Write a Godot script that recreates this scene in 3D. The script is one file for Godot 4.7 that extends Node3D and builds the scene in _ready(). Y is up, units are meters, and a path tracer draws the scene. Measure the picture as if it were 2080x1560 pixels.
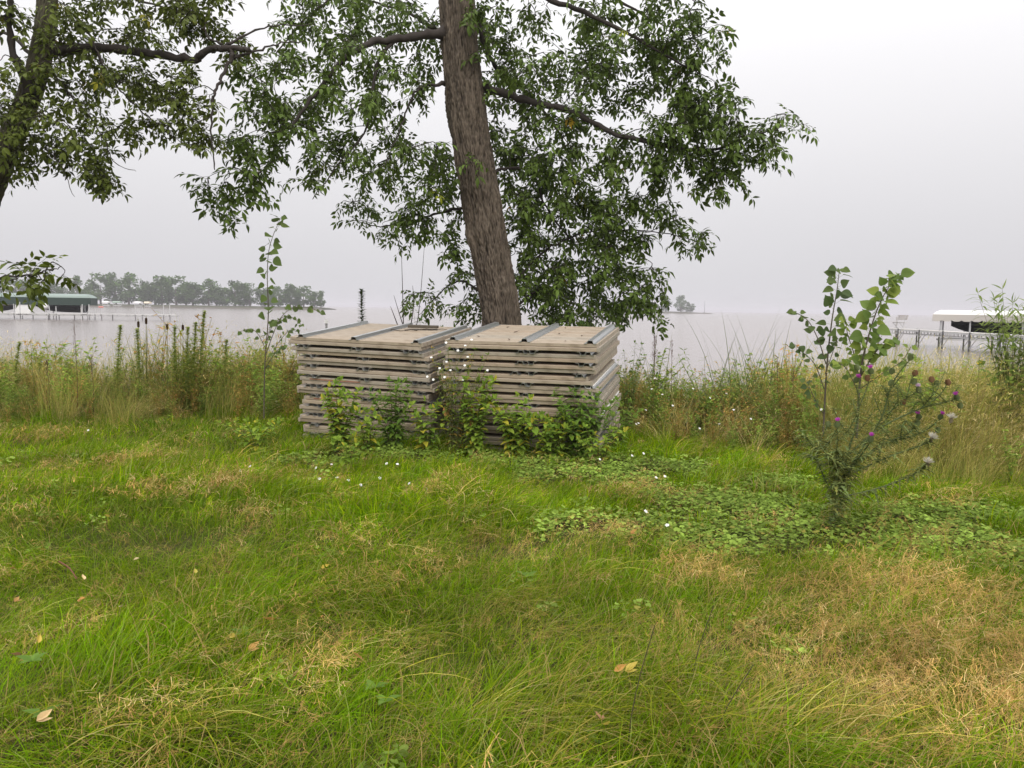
extends Node3D
# A lakeside lawn on an overcast day: two stacks of dock panels under a leaning tree, weeds along the bank, docks, boat lifts and wooded points across the water.

const F := 1564.0            # focal length in photo pixels
const WATER := -0.6
var cam: Camera3D
var rng := RandomNumberGenerator.new()
var counts := {}
var mats := {}
var bump := FastNoiseLite.new()
var flow := FastNoiseLite.new()
var patchy := FastNoiseLite.new()


class MB:
	var v := PackedVector3Array()
	var n := PackedVector3Array()
	var c := PackedColorArray()
	var uv := PackedVector2Array()
	var ix := PackedInt32Array()
	var smooth := false

	func add(p: Vector3, col: Color, nor := Vector3.ZERO, t := Vector2.ZERO) -> int:
		v.append(p); c.append(col); uv.append(t)
		if smooth:
			n.append(nor)
		return v.size() - 1

	func tri(a: int, b: int, d: int) -> void:
		ix.append(a); ix.append(b); ix.append(d)

	func quad(a: int, b: int, d: int, e: int) -> void:
		tri(a, b, d); tri(a, d, e)

	func mesh() -> ArrayMesh:
		var arr := []
		arr.resize(Mesh.ARRAY_MAX)
		arr[Mesh.ARRAY_VERTEX] = v
		if smooth:
			arr[Mesh.ARRAY_NORMAL] = n
		arr[Mesh.ARRAY_COLOR] = c
		arr[Mesh.ARRAY_TEX_UV] = uv
		arr[Mesh.ARRAY_INDEX] = ix
		var m := ArrayMesh.new()
		m.add_surface_from_arrays(Mesh.PRIMITIVE_TRIANGLES, arr)
		return m

	# a swept round tube along pts with a radius per point
	func tube(pts: Array, rad: Array, sides: int, col: Color, cap := true) -> void:
		var k := pts.size()
		var u := Vector3.ZERO
		var first := v.size()
		for i in k:
			var t: Vector3 = (pts[mini(i + 1, k - 1)] - pts[maxi(i - 1, 0)])
			t = t.normalized() if t.length() > 1e-6 else Vector3.UP
			if i == 0:
				u = t.cross(Vector3.RIGHT if absf(t.x) < 0.8 else Vector3.UP).normalized()
			u = (u - t * u.dot(t)).normalized()
			var w := t.cross(u)
			for j in sides:
				var a := TAU * j / sides
				var d := u * cos(a) + w * sin(a)
				add(pts[i] + d * float(rad[i]), col, d, Vector2(float(j) / sides, float(i)))
		for i in k - 1:
			for j in sides:
				var a := first + i * sides + j
				var b := first + i * sides + (j + 1) % sides
				quad(a, a + sides, b + sides, b)
		if cap:
			for e in [0, k - 1]:
				var t2: Vector3 = (pts[0] - pts[1]) if e == 0 else (pts[k - 1] - pts[k - 2])
				var o := add(pts[e], col, t2.normalized())
				for j in sides:
					var a := first + int(e) * sides + j
					var b := first + int(e) * sides + (j + 1) % sides
					if e == 0:
						tri(o, a, b)
					else:
						tri(o, b, a)

	# a box with small chamfers along x and y edges left out: plain faces, flat normals
	func box(lo: Vector3, hi: Vector3, col: Color, xf := Transform3D.IDENTITY) -> void:
		var p := []
		for k in 8:
			p.append(xf * Vector3(hi.x if k & 1 else lo.x, hi.y if k & 2 else lo.y, hi.z if k & 4 else lo.z))
		for f in [[0, 2, 3, 1], [5, 7, 6, 4], [4, 6, 2, 0], [1, 3, 7, 5], [2, 6, 7, 3], [4, 0, 1, 5]]:
			var nor: Vector3 = (p[f[2]] - p[f[0]]).cross(p[f[1]] - p[f[0]]).normalized()
			quad(add(p[f[0]], col, nor), add(p[f[1]], col, nor), add(p[f[2]], col, nor), add(p[f[3]], col, nor))

	# extrude a closed outline (in x, y) along z
	func prism(outline: Array, z0: float, z1: float, col: Color, xf := Transform3D.IDENTITY) -> void:
		var k := outline.size()
		for i in k:
			var a: Vector2 = outline[i]
			var b: Vector2 = outline[(i + 1) % k]
			var q := [xf * Vector3(a.x, a.y, z0), xf * Vector3(b.x, b.y, z0), xf * Vector3(b.x, b.y, z1), xf * Vector3(a.x, a.y, z1)]
			var nor: Vector3 = (q[2] - q[0]).cross(q[1] - q[0]).normalized()
			quad(add(q[0], col, nor), add(q[1], col, nor), add(q[2], col, nor), add(q[3], col, nor))
		var flat := PackedVector2Array()
		for a in outline:
			flat.append(a)
		var ids := Geometry2D.triangulate_polygon(flat)
		for z in [z0, z1]:
			var nor := (xf.basis * Vector3(0, 0, 1 if z == z1 else -1)).normalized()
			var st := v.size()
			for a in outline:
				add(xf * Vector3(a.x, a.y, z), col, nor)
			for i in range(0, ids.size(), 3):
				var a := st + ids[i]
				var b := st + ids[i + 1]
				var d := st + ids[i + 2]
				if ((v[d] - v[a]).cross(v[b] - v[a])).dot(nor) > 0:
					tri(a, b, d)
				else:
					tri(a, d, b)

	# one leaf: stations [t, width], midrib folded, drooping
	func leaf(o: Vector3, dir: Vector3, up: Vector3, L: float, W: float, droop: float, fold: float, col: Color, st: Array) -> void:
		var side := dir.cross(up).normalized()
		var nor := side.cross(dir).normalized()
		var last := -1
		var edge := col * 1.06
		edge.a = 1
		for s in st:
			var t: float = s[0]
			var w: float = s[1] * W * 0.5
			var p := o + dir * L * t - nor * (droop * L * t * t)
			var a := add(p - side * w + nor * fold * w, edge, nor)
			add(p, col, nor)
			add(p + side * w + nor * fold * w, edge, nor)
			if last >= 0:
				quad(last, a, a + 1, last + 1)
				quad(last + 1, a + 1, a + 2, last + 2)
			last = a

	# one blade of grass: rises at angle e0 over the ground, ends at angle e1, towards heading yaw
	func blade(o: Vector3, yaw: float, e0: float, e1: float, L: float, W: float, c0: Color, c1: Color, seg: int, twist := 0.0) -> Vector3:
		var p := o
		var last := -1
		for i in seg + 1:
			var t := float(i) / seg
			var e := lerpf(e0, e1, t)
			var y := yaw + twist * t
			var f := Vector3(cos(y), 0, sin(y))
			var s := Vector3(-sin(y), 0, cos(y)).rotated(f, 0.5 * sin(o.x * 900.0 + o.z * 700.0))
			var w := W * 0.5 * (1.0 - 0.9 * t * t)
			var col := c0.lerp(c1, t)
			var a := add(p - s * w, col)
			add(p + s * w, col)
			if last >= 0:
				quad(last, a, a + 1, last + 1)
			last = a
			if i < seg:
				p += (f * cos(e) + Vector3.UP * sin(e)) * (L / seg)
		return p


const LANCE := [[0.0, 0.05], [0.22, 0.75], [0.45, 1.0], [0.72, 0.6], [1.0, 0.0]]
const OVATE := [[0.0, 0.08], [0.15, 0.8], [0.4, 1.0], [0.7, 0.62], [1.0, 0.0]]
const DELTOID := [[0.0, 0.25], [0.07, 0.78], [0.2, 1.0], [0.38, 0.98], [0.58, 0.76], [0.78, 0.4], [0.9, 0.14], [1.0, 0.0]]
const NARROW := [[0.0, 0.2], [0.3, 1.0], [0.7, 0.75], [1.0, 0.0]]


func lin(r: float, g: float, b: float) -> Color:
	return Color(r, g, b)


func vary(col: Color, amount: float) -> Color:
	var k := 1.0 + rng.randf_range(-amount, amount)
	var h := rng.randf_range(-amount, amount) * 0.4
	return Color(col.r * k * (1 + h), col.g * k, col.b * k * (1 - h))


func P(px: float, py: float, d: float) -> Vector3:
	return cam.transform * Vector3((px - 1040.0) / F * d, -(py - 780.0) / F * d, -d)


func gh(x: float, z: float) -> float:
	var e := smoothstep(-11.0 + 0.6 * sin(x * 0.35), -15.5, z)
	var back := clampf((z - 2.0) * 0.02, 0.0, 1.0)
	return bump.get_noise_2d(x * 14.0, z * 14.0) * 0.05 - e * 1.5 + back


func G(px: float, py: float) -> Vector3:
	var o := cam.position
	var dir := (P(px, py, 1.0) - o)
	var t := 1.0
	for i in 400:
		var p := o + dir * t
		if p.y < gh(p.x, p.z):
			return Vector3(p.x, gh(p.x, p.z), p.z)
		t += 0.05
	return o + dir * t


func numbered(called: String) -> String:
	var k: int = counts.get(called, 0)
	counts[called] = k + 1
	return called if k == 0 else "%s_%03d" % [called, k]


func tag(o: Node3D, label: String, category: String, group := "") -> Node3D:
	o.set_meta("label", label)
	o.set_meta("category", category)
	if group:
		o.set_meta("group", group)
	return o


func thing(called: String, label: String, category: String, at := Vector3.ZERO, group := "") -> Node3D:
	var o := Node3D.new()
	o.name = numbered(called)
	o.position = at
	add_child(o)
	return tag(o, label, category, group)


func part(parent: Node3D, called: String, mesh: Mesh, m: Material, xf := Transform3D.IDENTITY) -> MeshInstance3D:
	var o := MeshInstance3D.new()
	o.name = called if parent != self else numbered(called)
	o.mesh = mesh
	o.material_override = m
	o.transform = xf
	parent.add_child(o, true)
	return o


func struct(called: String, mesh: Mesh, m: Material) -> MeshInstance3D:
	var o := part(self, called, mesh, m)
	o.set_meta("kind", "structure")
	return o


# lays transformed copies of small meshes into one
class Bake:
	var v := PackedVector3Array()
	var c := PackedColorArray()
	var ix := PackedInt32Array()

	func put(t: MB, xf: Transform3D) -> void:
		var o := v.size()
		var k := ix.size()
		v.append_array(xf * t.v)
		c.append_array(t.c)
		ix.resize(k + t.ix.size())
		for i in t.ix.size():
			ix[k + i] = t.ix[i] + o

	func mesh() -> ArrayMesh:
		var arr := []
		arr.resize(Mesh.ARRAY_MAX)
		arr[Mesh.ARRAY_VERTEX] = v
		arr[Mesh.ARRAY_COLOR] = c
		arr[Mesh.ARRAY_INDEX] = ix
		var m := ArrayMesh.new()
		m.add_surface_from_arrays(Mesh.PRIMITIVE_TRIANGLES, arr)
		return m


# many copies of one mesh as one uncountable mass
func mass(parent: Node3D, called: String, mesh: Mesh, m: Material, where: Array, tints: Array) -> MultiMeshInstance3D:
	var mm := MultiMesh.new()
	mm.transform_format = MultiMesh.TRANSFORM_3D
	mm.use_colors = true
	mm.mesh = mesh
	mm.instance_count = where.size()
	for i in where.size():
		mm.set_instance_transform(i, where[i])
		mm.set_instance_color(i, tints[i])
	var o := MultiMeshInstance3D.new()
	o.name = called if parent != self else numbered(called)
	o.multimesh = mm
	o.material_override = m
	o.set_meta("kind", "stuff")
	parent.add_child(o, true)
	return o


func plain(key: String, rough: float, back := 0.0, spec := 0.5, metal := 0.0) -> StandardMaterial3D:
	if mats.has(key):
		return mats[key]
	var m := StandardMaterial3D.new()
	m.resource_name = key
	m.vertex_color_use_as_albedo = true
	m.roughness = rough
	m.metallic = metal
	m.metallic_specular = spec
	if back > 0.0:
		m.backlight_enabled = true
		m.backlight = Color(back, back, back)
	m.cull_mode = BaseMaterial3D.CULL_DISABLED
	mats[key] = m
	return m


func noise_tex(size: int, freq: float, octaves: int, seed_: int, ramp: Array = [], normal := false, strength := 6.0) -> NoiseTexture2D:
	var f := FastNoiseLite.new()
	f.seed = seed_
	f.frequency = freq
	f.fractal_octaves = octaves
	f.noise_type = FastNoiseLite.TYPE_SIMPLEX_SMOOTH
	var t := NoiseTexture2D.new()
	t.width = size
	t.height = size
	t.seamless = true
	t.noise = f
	t.as_normal_map = normal
	t.bump_strength = strength
	if ramp.size():
		var g := Gradient.new()
		g.offsets = PackedFloat32Array(ramp.map(func(r): return r[0]))
		g.colors = PackedColorArray(ramp.map(func(r): return (r[1] as Color).linear_to_srgb()))
		t.color_ramp = g
	return t


func curve3(pts: Array, per: int) -> Array:      # Catmull-Rom through the points
	var out := []
	var k := pts.size()
	for i in k - 1:
		for j in per:
			var t := float(j) / per
			out.append((pts[i] as Vector3).cubic_interpolate(pts[i + 1], pts[maxi(i - 1, 0)], pts[mini(i + 2, k - 1)], t))
	out.append(pts[k - 1])
	return out


func taper(k: int, r0: float, r1: float) -> Array:
	var out := []
	for i in k:
		out.append(lerpf(r0, r1, float(i) / maxi(k - 1, 1)))
	return out


func _ready() -> void:
	rng.seed = 20240907
	bump.seed = 3; bump.frequency = 0.02
	flow.seed = 9; flow.frequency = 0.35
	patchy.seed = 17; patchy.frequency = 0.5; patchy.fractal_octaves = 3
	# camera: a phone held at chest height, tipped a little down and turned a hair to the left about its axis
	cam = Camera3D.new()
	cam.name = "camera"
	cam.position = Vector3(0, 1.55, 0)
	cam.rotation = Vector3(deg_to_rad(-5.59), 0, deg_to_rad(0.82))
	cam.fov = rad_to_deg(2.0 * atan(780.0 / F))
	cam.near = 0.05
	cam.far = 9000.0
	cam.current = true
	add_child(cam)
	# overcast sky, brighter overhead than at the horizon
	var sm := ProceduralSkyMaterial.new()
	var hor := Color(0.563, 0.556, 0.578)
	var top := Color(2.7, 2.68, 2.68)
	sm.sky_horizon_color = hor.linear_to_srgb()
	sm.sky_top_color = top.linear_to_srgb()
	sm.sky_curve = 1.3
	sm.ground_horizon_color = hor.linear_to_srgb()
	sm.ground_bottom_color = Color(0.1, 0.1, 0.08).linear_to_srgb()
	sm.sun_angle_max = 1.0
	sm.sky_cover = noise_tex(1024, 0.004, 4, 8, [[0.0, Color(0, 0, 0)], [0.35, Color(0.005, 0.005, 0.005)], [1.0, Color(0.07, 0.07, 0.07)]])
	var env := Environment.new()
	env.background_mode = Environment.BG_SKY
	env.sky = Sky.new()
	env.sky.sky_material = sm
	env.tonemap_mode = Environment.TONE_MAPPER_LINEAR
	env.tonemap_exposure = 1.12
	env.sdfgi_enabled = true
	env.ssao_enabled = true
	env.ssil_enabled = true
	env.fog_enabled = true
	env.fog_density = 0.00052
	env.fog_light_color = Color(0.93, 0.92, 0.95)
	var we := WorldEnvironment.new()
	we.name = "world"
	we.environment = env
	add_child(we)
	var sun := DirectionalLight3D.new()
	sun.name = "sun"
	sun.light_energy = 0.5
	sun.light_angular_distance = 60.0
	sun.light_color = Color(1.0, 0.97, 0.92)
	sun.rotation = Vector3(deg_to_rad(-38), deg_to_rad(14), 0)
	sun.shadow_enabled = true
	sun.sky_mode = DirectionalLight3D.SKY_MODE_LIGHT_ONLY
	add_child(sun)

	setting()
	far_shores()
	left_dock()
	right_dock()
	main_tree()
	left_tree()
	stacks()
	lawn()
	bank()
	shrubs()
	thistle()
	litter()


func setting() -> void:
	# ground: one sheet from behind the camera down the bank and on under the lake
	var g := MB.new()
	g.smooth = true
	var nx := 150
	var nz := 170
	for j in nz + 1:
		var w := float(j) / nz
		var z := 30.0 - 60.0 * w - 120.0 * pow(w, 9.0)
		for i in nx + 1:
			var u := 2.0 * i / nx - 1.0
			var x := 14.0 * u + 186.0 * pow(u, 7.0)
			var y := gh(x, z)
			var nor := Vector3(gh(x - 0.2, z) - gh(x + 0.2, z), 0.4, gh(x, z - 0.2) - gh(x, z + 0.2)).normalized()
			var k := 0.5 + 0.5 * patchy.get_noise_2d(x * 3.0, z * 3.0)
			g.add(Vector3(x, y, z), Color(0.06, 0.075, 0.018).lerp(Color(0.1, 0.08, 0.035), k), nor)
	for j in nz:
		for i in nx:
			var a := j * (nx + 1) + i
			g.quad(a, a + nx + 1, a + nx + 2, a + 1)
	var gm := plain("soil_and_thatch", 0.95, 0.0, 0.2)
	gm.albedo_texture = noise_tex(512, 0.03, 5, 31, [[0.0, Color(0.45, 0.45, 0.45)], [1.0, Color(1, 1, 1)]])
	gm.uv1_triplanar = true
	gm.uv1_world_triplanar = true
	gm.uv1_scale = Vector3(1.3, 1.3, 1.3)
	struct("ground", g.mesh(), gm)
	# lake
	var l := MB.new()
	l.smooth = true
	var wc := Color(0.235, 0.197, 0.187)
	l.quad(l.add(Vector3(-5000, WATER, -10.5), wc, Vector3.UP), l.add(Vector3(-5000, WATER, -6500), wc, Vector3.UP), l.add(Vector3(5000, WATER, -6500), wc, Vector3.UP), l.add(Vector3(5000, WATER, -10.5), wc, Vector3.UP))
	var wm := plain("lake_water", 0.16, 0.0, 0.5)
	wm.normal_enabled = true
	wm.normal_texture = noise_tex(512, 0.02, 4, 77, [], true, 7.0)
	wm.normal_scale = 0.36
	wm.uv1_triplanar = true
	wm.uv1_world_triplanar = true
	wm.uv1_scale = Vector3(0.14, 0.3, 0.45)
	struct("lake", l.mesh(), wm)


# a low wooded point of land: outline ridge between two ends at a distance
func low_land(called: String, pts: Array, width: float) -> void:
	var m := MB.new()
	m.smooth = true
	var c := Color(0.07, 0.075, 0.045)
	for i in pts.size():
		var p: Vector3 = pts[i]
		var prof := [[width * 0.5, -0.9], [width * 0.47, 0.15], [width * 0.42, p.y], [0.0, p.y + 0.3], [-width * 0.5, p.y], [-width * 0.6, -0.9]]
		for q in prof:
			m.add(Vector3(p.x, WATER + q[1] + 0.001, p.z + q[0]), c if q[1] > 0.5 else Color(0.11, 0.1, 0.085), Vector3(0, 0.8, 0.6 if q[0] > 0 else -0.6).normalized())
	for i in pts.size() - 1:
		for k in 5:
			var a := i * 6 + k
			m.quad(a, a + 1, a + 7, a + 6)
	struct(called, m.mesh(), plain("shore_ground", 0.95, 0.0, 0.2))


func far_tree_mesh(r: RandomNumberGenerator, slim: float) -> Array:
	# crown of leaf clumps on lobes, one unit high in all; trunk with forks
	var c := MB.new()
	var lobes := []
	for i in 20:
		var t := (i + r.randf()) / 20.0
		var h := lerpf(0.12, 0.88, t)
		var reach := 0.32 * slim * sin(PI * clampf((h + 0.12) / 1.15, 0, 1))
		var a := r.randf() * TAU
		lobes.append([Vector3(cos(a) * reach * r.randf_range(0.3, 1.15), h, sin(a) * reach * r.randf_range(0.3, 1.15)), r.randf_range(0.09, 0.16) * (0.7 + 0.3 * slim)])
	for l in lobes:
		var tone := r.randf_range(0.75, 1.3)
		for k in 75:
			var d := Vector3(r.randfn(), r.randfn(), r.randfn()).normalized()
			var p: Vector3 = l[0] + d * float(l[1]) * pow(r.randf(), 0.4)
			var s := r.randf_range(0.016, 0.042)
			var x := Vector3(r.randfn(), r.randfn(), r.randfn()).normalized()
			var y := x.cross(Vector3(r.randfn(), r.randfn(), r.randfn())).normalized()
			var col := Color(0.06, 0.11, 0.025) * tone * r.randf_range(0.75, 1.3)
			col.a = 1
			var i0 := c.add(p - x * s, col)
			c.add(p + y * s * 0.7, col); c.add(p + x * s * 1.1, col); c.add(p - y * s * 0.6, col)
			c.quad(i0, i0 + 1, i0 + 2, i0 + 3)
	var t2 := MB.new()
	t2.smooth = true
	var bark := Color(0.1, 0.085, 0.07)
	t2.tube([Vector3(0, -0.03, 0), Vector3(0.005, 0.25, 0), Vector3(-0.01, 0.6, 0.01)], [0.028, 0.02, 0.008], 7, bark)
	for l in lobes.slice(0, 7):
		var b: Vector3 = l[0]
		t2.tube([Vector3(0, minf(0.22, b.y * 0.6), 0), b * Vector3(0.5, 0.8, 0.5), b], [0.012, 0.008, 0.003], 5, bark)
	return [c.mesh(), t2.mesh()]


func far_shores() -> void:
	var r := RandomNumberGenerator.new()
	r.seed = 51
	var kinds := []
	for s in [1.0, 1.1, 0.9, 1.0, 0.55, 1.2]:
		kinds.append(far_tree_mesh(r, s))
	var lm := plain("far_leaves", 0.8, 0.3, 0.3)
	var bm := plain("far_bark", 0.9)
	var ridge := []
	for px in [-260, -100, 60, 200, 330, 480, 600, 640, 662, 668]:
		var p := P(px, 615 + px * 0.012, 432.0)
		ridge.append(Vector3(p.x, 1.2 if px < 650 else (0.5 if px < 665 else -0.6), p.z))
	low_land("wooded_point", ridge, 46.0)
	# x, top y, width in photo pixels, metres away
	var L := [[-40, 566, 80, 440, 0], [22, 570, 75, 436, 1], [62, 573, 70, 445, 2], [104, 576, 66, 436, 0], [134, 584, 46, 430, 3], [157, 565, 26, 432, 4], [178, 592, 34, 424, 2],
		[205, 560, 62, 432, 5], [236, 556, 52, 438, 3], [262, 563, 66, 428, 1], [296, 578, 48, 430, 0], [330, 568, 70, 434, 2], [358, 561, 66, 430, 5], [392, 573, 66, 428, 3],
		[424, 569, 60, 433, 1], [452, 582, 52, 436, 2], [478, 572, 62, 428, 0], [508, 583, 56, 430, 5], [538, 586, 50, 433, 3], [566, 582, 50, 428, 1], [590, 578, 46, 430, 2], [617, 585, 48, 427, 5], [638, 592, 26, 427, 4], [652, 594, 20, 427, 4],
		[190, 584, 50, 450, 2], [285, 583, 60, 452, 5], [315, 580, 60, 450, 1], [378, 578, 60, 455, 0], [440, 584, 60, 455, 3], [495, 588, 60, 452, 2], [553, 592, 60, 450, 5], [600, 594, 44, 446, 0]]
	var words := ["rounded", "broad", "low domed", "full", "narrow upright", "wide spreading"]
	for k in L.size():
		var a: Array = L[k]
		var side := "above the green boat canopy" if a[0] < 170 else ("near the middle of the wooded point" if a[0] < 430 else "towards the tip of the wooded point")
		far_tree(kinds, a, 615.0 + a[0] * 0.013, "hazy %s tree %s, %s" % [words[a[4]].split(" ")[0], side, ordinal(k, L, 0)], "trees on the wooded point across the lake", lm, bm)
	var isle := []
	for px in [1180, 1230, 1280, 1330, 1390, 1420, 1436, 1442]:
		var p2 := P(px, 632, 690.0)
		isle.append(Vector3(p2.x, 1.3 if px < 1410 else (0.5 if px < 1438 else -0.6), p2.z))
	low_land("small_island", isle, 40.0)
	var R := [[1205, 606, 40, 690, 1], [1240, 608, 44, 686, 0], [1275, 612, 44, 690, 2], [1305, 614, 38, 688, 5], [1332, 617, 30, 684, 3], [1353, 604, 24, 686, 4], [1383, 602, 32, 682, 0], [1402, 616, 28, 684, 2]]
	for k in R.size():
		far_tree(kinds, R[k], 632.0, "faint grey-green %s tree on the small far island, %s" % [words[R[k][4]], ordinal(k, R, 0)], "trees on the small far island", lm, bm)
	var pole := MB.new()
	pole.smooth = true
	var foot := P(1431, 633, 684.0)
	pole.tube([Vector3.ZERO, Vector3(0, 11.0, 0)], [0.3, 0.16], 6, Color(0.35, 0.36, 0.38))
	pole.tube([Vector3(0, -0.6, 0), Vector3(0, 1.4, 0)], [0.9, 0.7], 6, Color(0.4, 0.4, 0.4))
	var po := part(self, "beacon_pole", pole.mesh(), plain("far_metal", 0.6))
	po.position = Vector3(foot.x, WATER + 0.4, foot.z)
	tag(po, "thin grey pole standing at the tip of the small far island", "pole")
	# boats and lifts along the far shore
	var F2 := [[216, 607.5, 13, 0, "white covered boat lift beside the far trees, left of the others"], [238, 607.8, 15, 1, "grey-green canopied boat lift on the far shore"], [281, 608, 14, 0, "white canopied boat lift on the far shore under the trees"], [300, 607, 11, 2, "cream pontoon boat moored at the far shore"]]
	for f in F2:
		var at := P(f[0], 616, 404.0)
		at.y = WATER
		var t := thing("far_boat_lift" if f[3] < 2 else "far_pontoon_boat", f[4], "boat lift" if f[3] < 2 else "boat", at)
		var w: float = f[2] * 0.26
		var col: Color = [Color(0.75, 0.74, 0.74), Color(0.28, 0.36, 0.3), Color(0.72, 0.62, 0.48)][f[3]]
		var cn := MB.new()
		cn.prism([Vector2(-1.4, 0), Vector2(-1.4, 0.5), Vector2(-0.7, 1.0), Vector2(0.7, 1.0), Vector2(1.4, 0.5), Vector2(1.4, 0)], -w * 0.5, w * 0.5, col, Transform3D(Basis(Vector3.UP, PI / 2), Vector3(0, 2.1, 0)))
		part(t, "canopy", cn.mesh(), plain("far_cloth", 0.7))
		for s in [Vector3(-w * 0.4, 0, 1.1), Vector3(w * 0.4, 0, 1.1), Vector3(-w * 0.4, 0, -1.1), Vector3(w * 0.4, 0, -1.1)]:
			var q := MB.new()
			q.tube([s + Vector3(0, -0.4, 0), s + Vector3(0, 2.2, 0)], [0.07, 0.07], 5, Color(0.6, 0.6, 0.6))
			part(t, "post", q.mesh(), plain("far_metal", 0.6))
		var hb := MB.new()
		hb.prism([Vector2(-1.0, 0.8), Vector2(-0.7, 0.2), Vector2(0.7, 0.2), Vector2(1.0, 0.8)], -w * 0.42, w * 0.42, Color(0.6, 0.6, 0.62), Transform3D(Basis(Vector3.UP, PI / 2), Vector3(0, 0.2, 0)))
		part(t, "hull", hb.mesh(), plain("far_cloth", 0.7))
	var buoy := MB.new()
	buoy.tube([Vector3(-1.0, 0.0, 0), Vector3(-0.9, 0.3, 0), Vector3(0.9, 0.3, 0), Vector3(1.0, 0, 0)], [0.12, 0.34, 0.34, 0.12], 8, Color(0.55, 0.16, 0.12))
	var bo := part(self, "red_float", buoy.mesh(), plain("far_cloth", 0.7))
	bo.position = P(205, 617, 330.0)
	bo.position.y = WATER
	tag(bo, "small red float out on the lake before the wooded point", "buoy")


func ordinal(k: int, list: Array, at: int) -> String:
	var xs := []
	for a in list:
		xs.append(a[at])
	xs.sort()
	var n: int = xs.find(list[k][at]) + 1
	return "%d%s from the left" % [n, "st" if n % 10 == 1 and n != 11 else ("nd" if n % 10 == 2 and n != 12 else ("rd" if n % 10 == 3 and n != 13 else "th"))]


func far_tree(kinds: Array, a: Array, shore: float, label: String, group: String, lm: Material, bm: Material) -> void:
	var foot := P(a[0], shore, a[3])
	foot.y = WATER + 1.2
	var hgt: float = (P(a[0], a[1], a[3]).y - foot.y) * rng.randf_range(1.02, 1.28)
	var t := thing("far_tree", label, "tree", foot, group)
	var wide: float = a[2] / F * a[3] / (0.78 if a[4] != 4 else 0.5)
	var xf := Transform3D(Basis(Vector3.UP, rng.randf() * TAU).scaled(Vector3(wide, hgt, wide)), Vector3.ZERO)
	part(t, "trunk", kinds[a[4]][1], bm, xf)
	part(t, "crown", kinds[a[4]][0], lm, xf)


func post_mesh(h0: float, h1: float, r: float, col: Color) -> ArrayMesh:
	var q := MB.new()
	q.smooth = true
	q.tube([Vector3(0, h0, 0), Vector3(0, h1, 0)], [r, r], 8, col)
	return q.mesh()


func canopy_parts(t: Node3D, len_: float, half: float, low: float, val: float, rise: float, roof_c: Color, val_c: Color, scallops: int) -> void:
	# hipped fabric roof with a hanging valance; length along x, base of the valance at height low
	var m := plain("canopy_cloth", 0.6, 0.25)
	var c := MB.new()
	var y0 := low + val
	var hx := len_ * 0.5
	var steps := 8
	var rows := []
	for i in steps + 1:
		var u := float(i) / steps
		var z := half * cos(u * PI)
		var y := y0 + rise * pow(sin(u * PI), 0.75)
		var inset := rise * 1.3 * pow(sin(u * PI), 1.0)
		rows.append([Vector3(-hx + inset, y, z), Vector3(hx - inset, y, z)])
	for i in steps:
		c.quad(c.add(rows[i][0], roof_c), c.add(rows[i][1], roof_c), c.add(rows[i + 1][1], roof_c), c.add(rows[i + 1][0], roof_c))
	for e in [0, 1]:
		var base := Vector3(-hx if e == 0 else hx, y0, 0)
		for i in steps:
			c.tri(c.add(base, roof_c), c.add(rows[i][e], roof_c), c.add(rows[i + 1][e], roof_c))
	part(t, "roof_cover", c.mesh(), m)
	var n := MB.new()
	var ring := [Vector3(-hx, y0, half), Vector3(hx, y0, half), Vector3(hx, y0, -half), Vector3(-hx, y0, -half), Vector3(-hx, y0, half)]
	for s in 4:
		var a: Vector3 = ring[s]
		var b: Vector3 = ring[s + 1]
		var k := maxi(3, int((b - a).length() / 0.14))
		for i in k:
			var p := a.lerp(b, float(i) / k)
			var q := a.lerp(b, float(i + 1) / k)
			var da := val if scallops == 0 or i % 4 != 0 else val * 0.84
			var db := val if scallops == 0 or (i + 1) % 4 != 0 else val * 0.84
			n.quad(n.add(p, val_c), n.add(q, val_c), n.add(q - Vector3(0, db, 0), val_c), n.add(p - Vector3(0, da, 0), val_c))
	part(t, "valance", n.mesh(), m)


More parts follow.
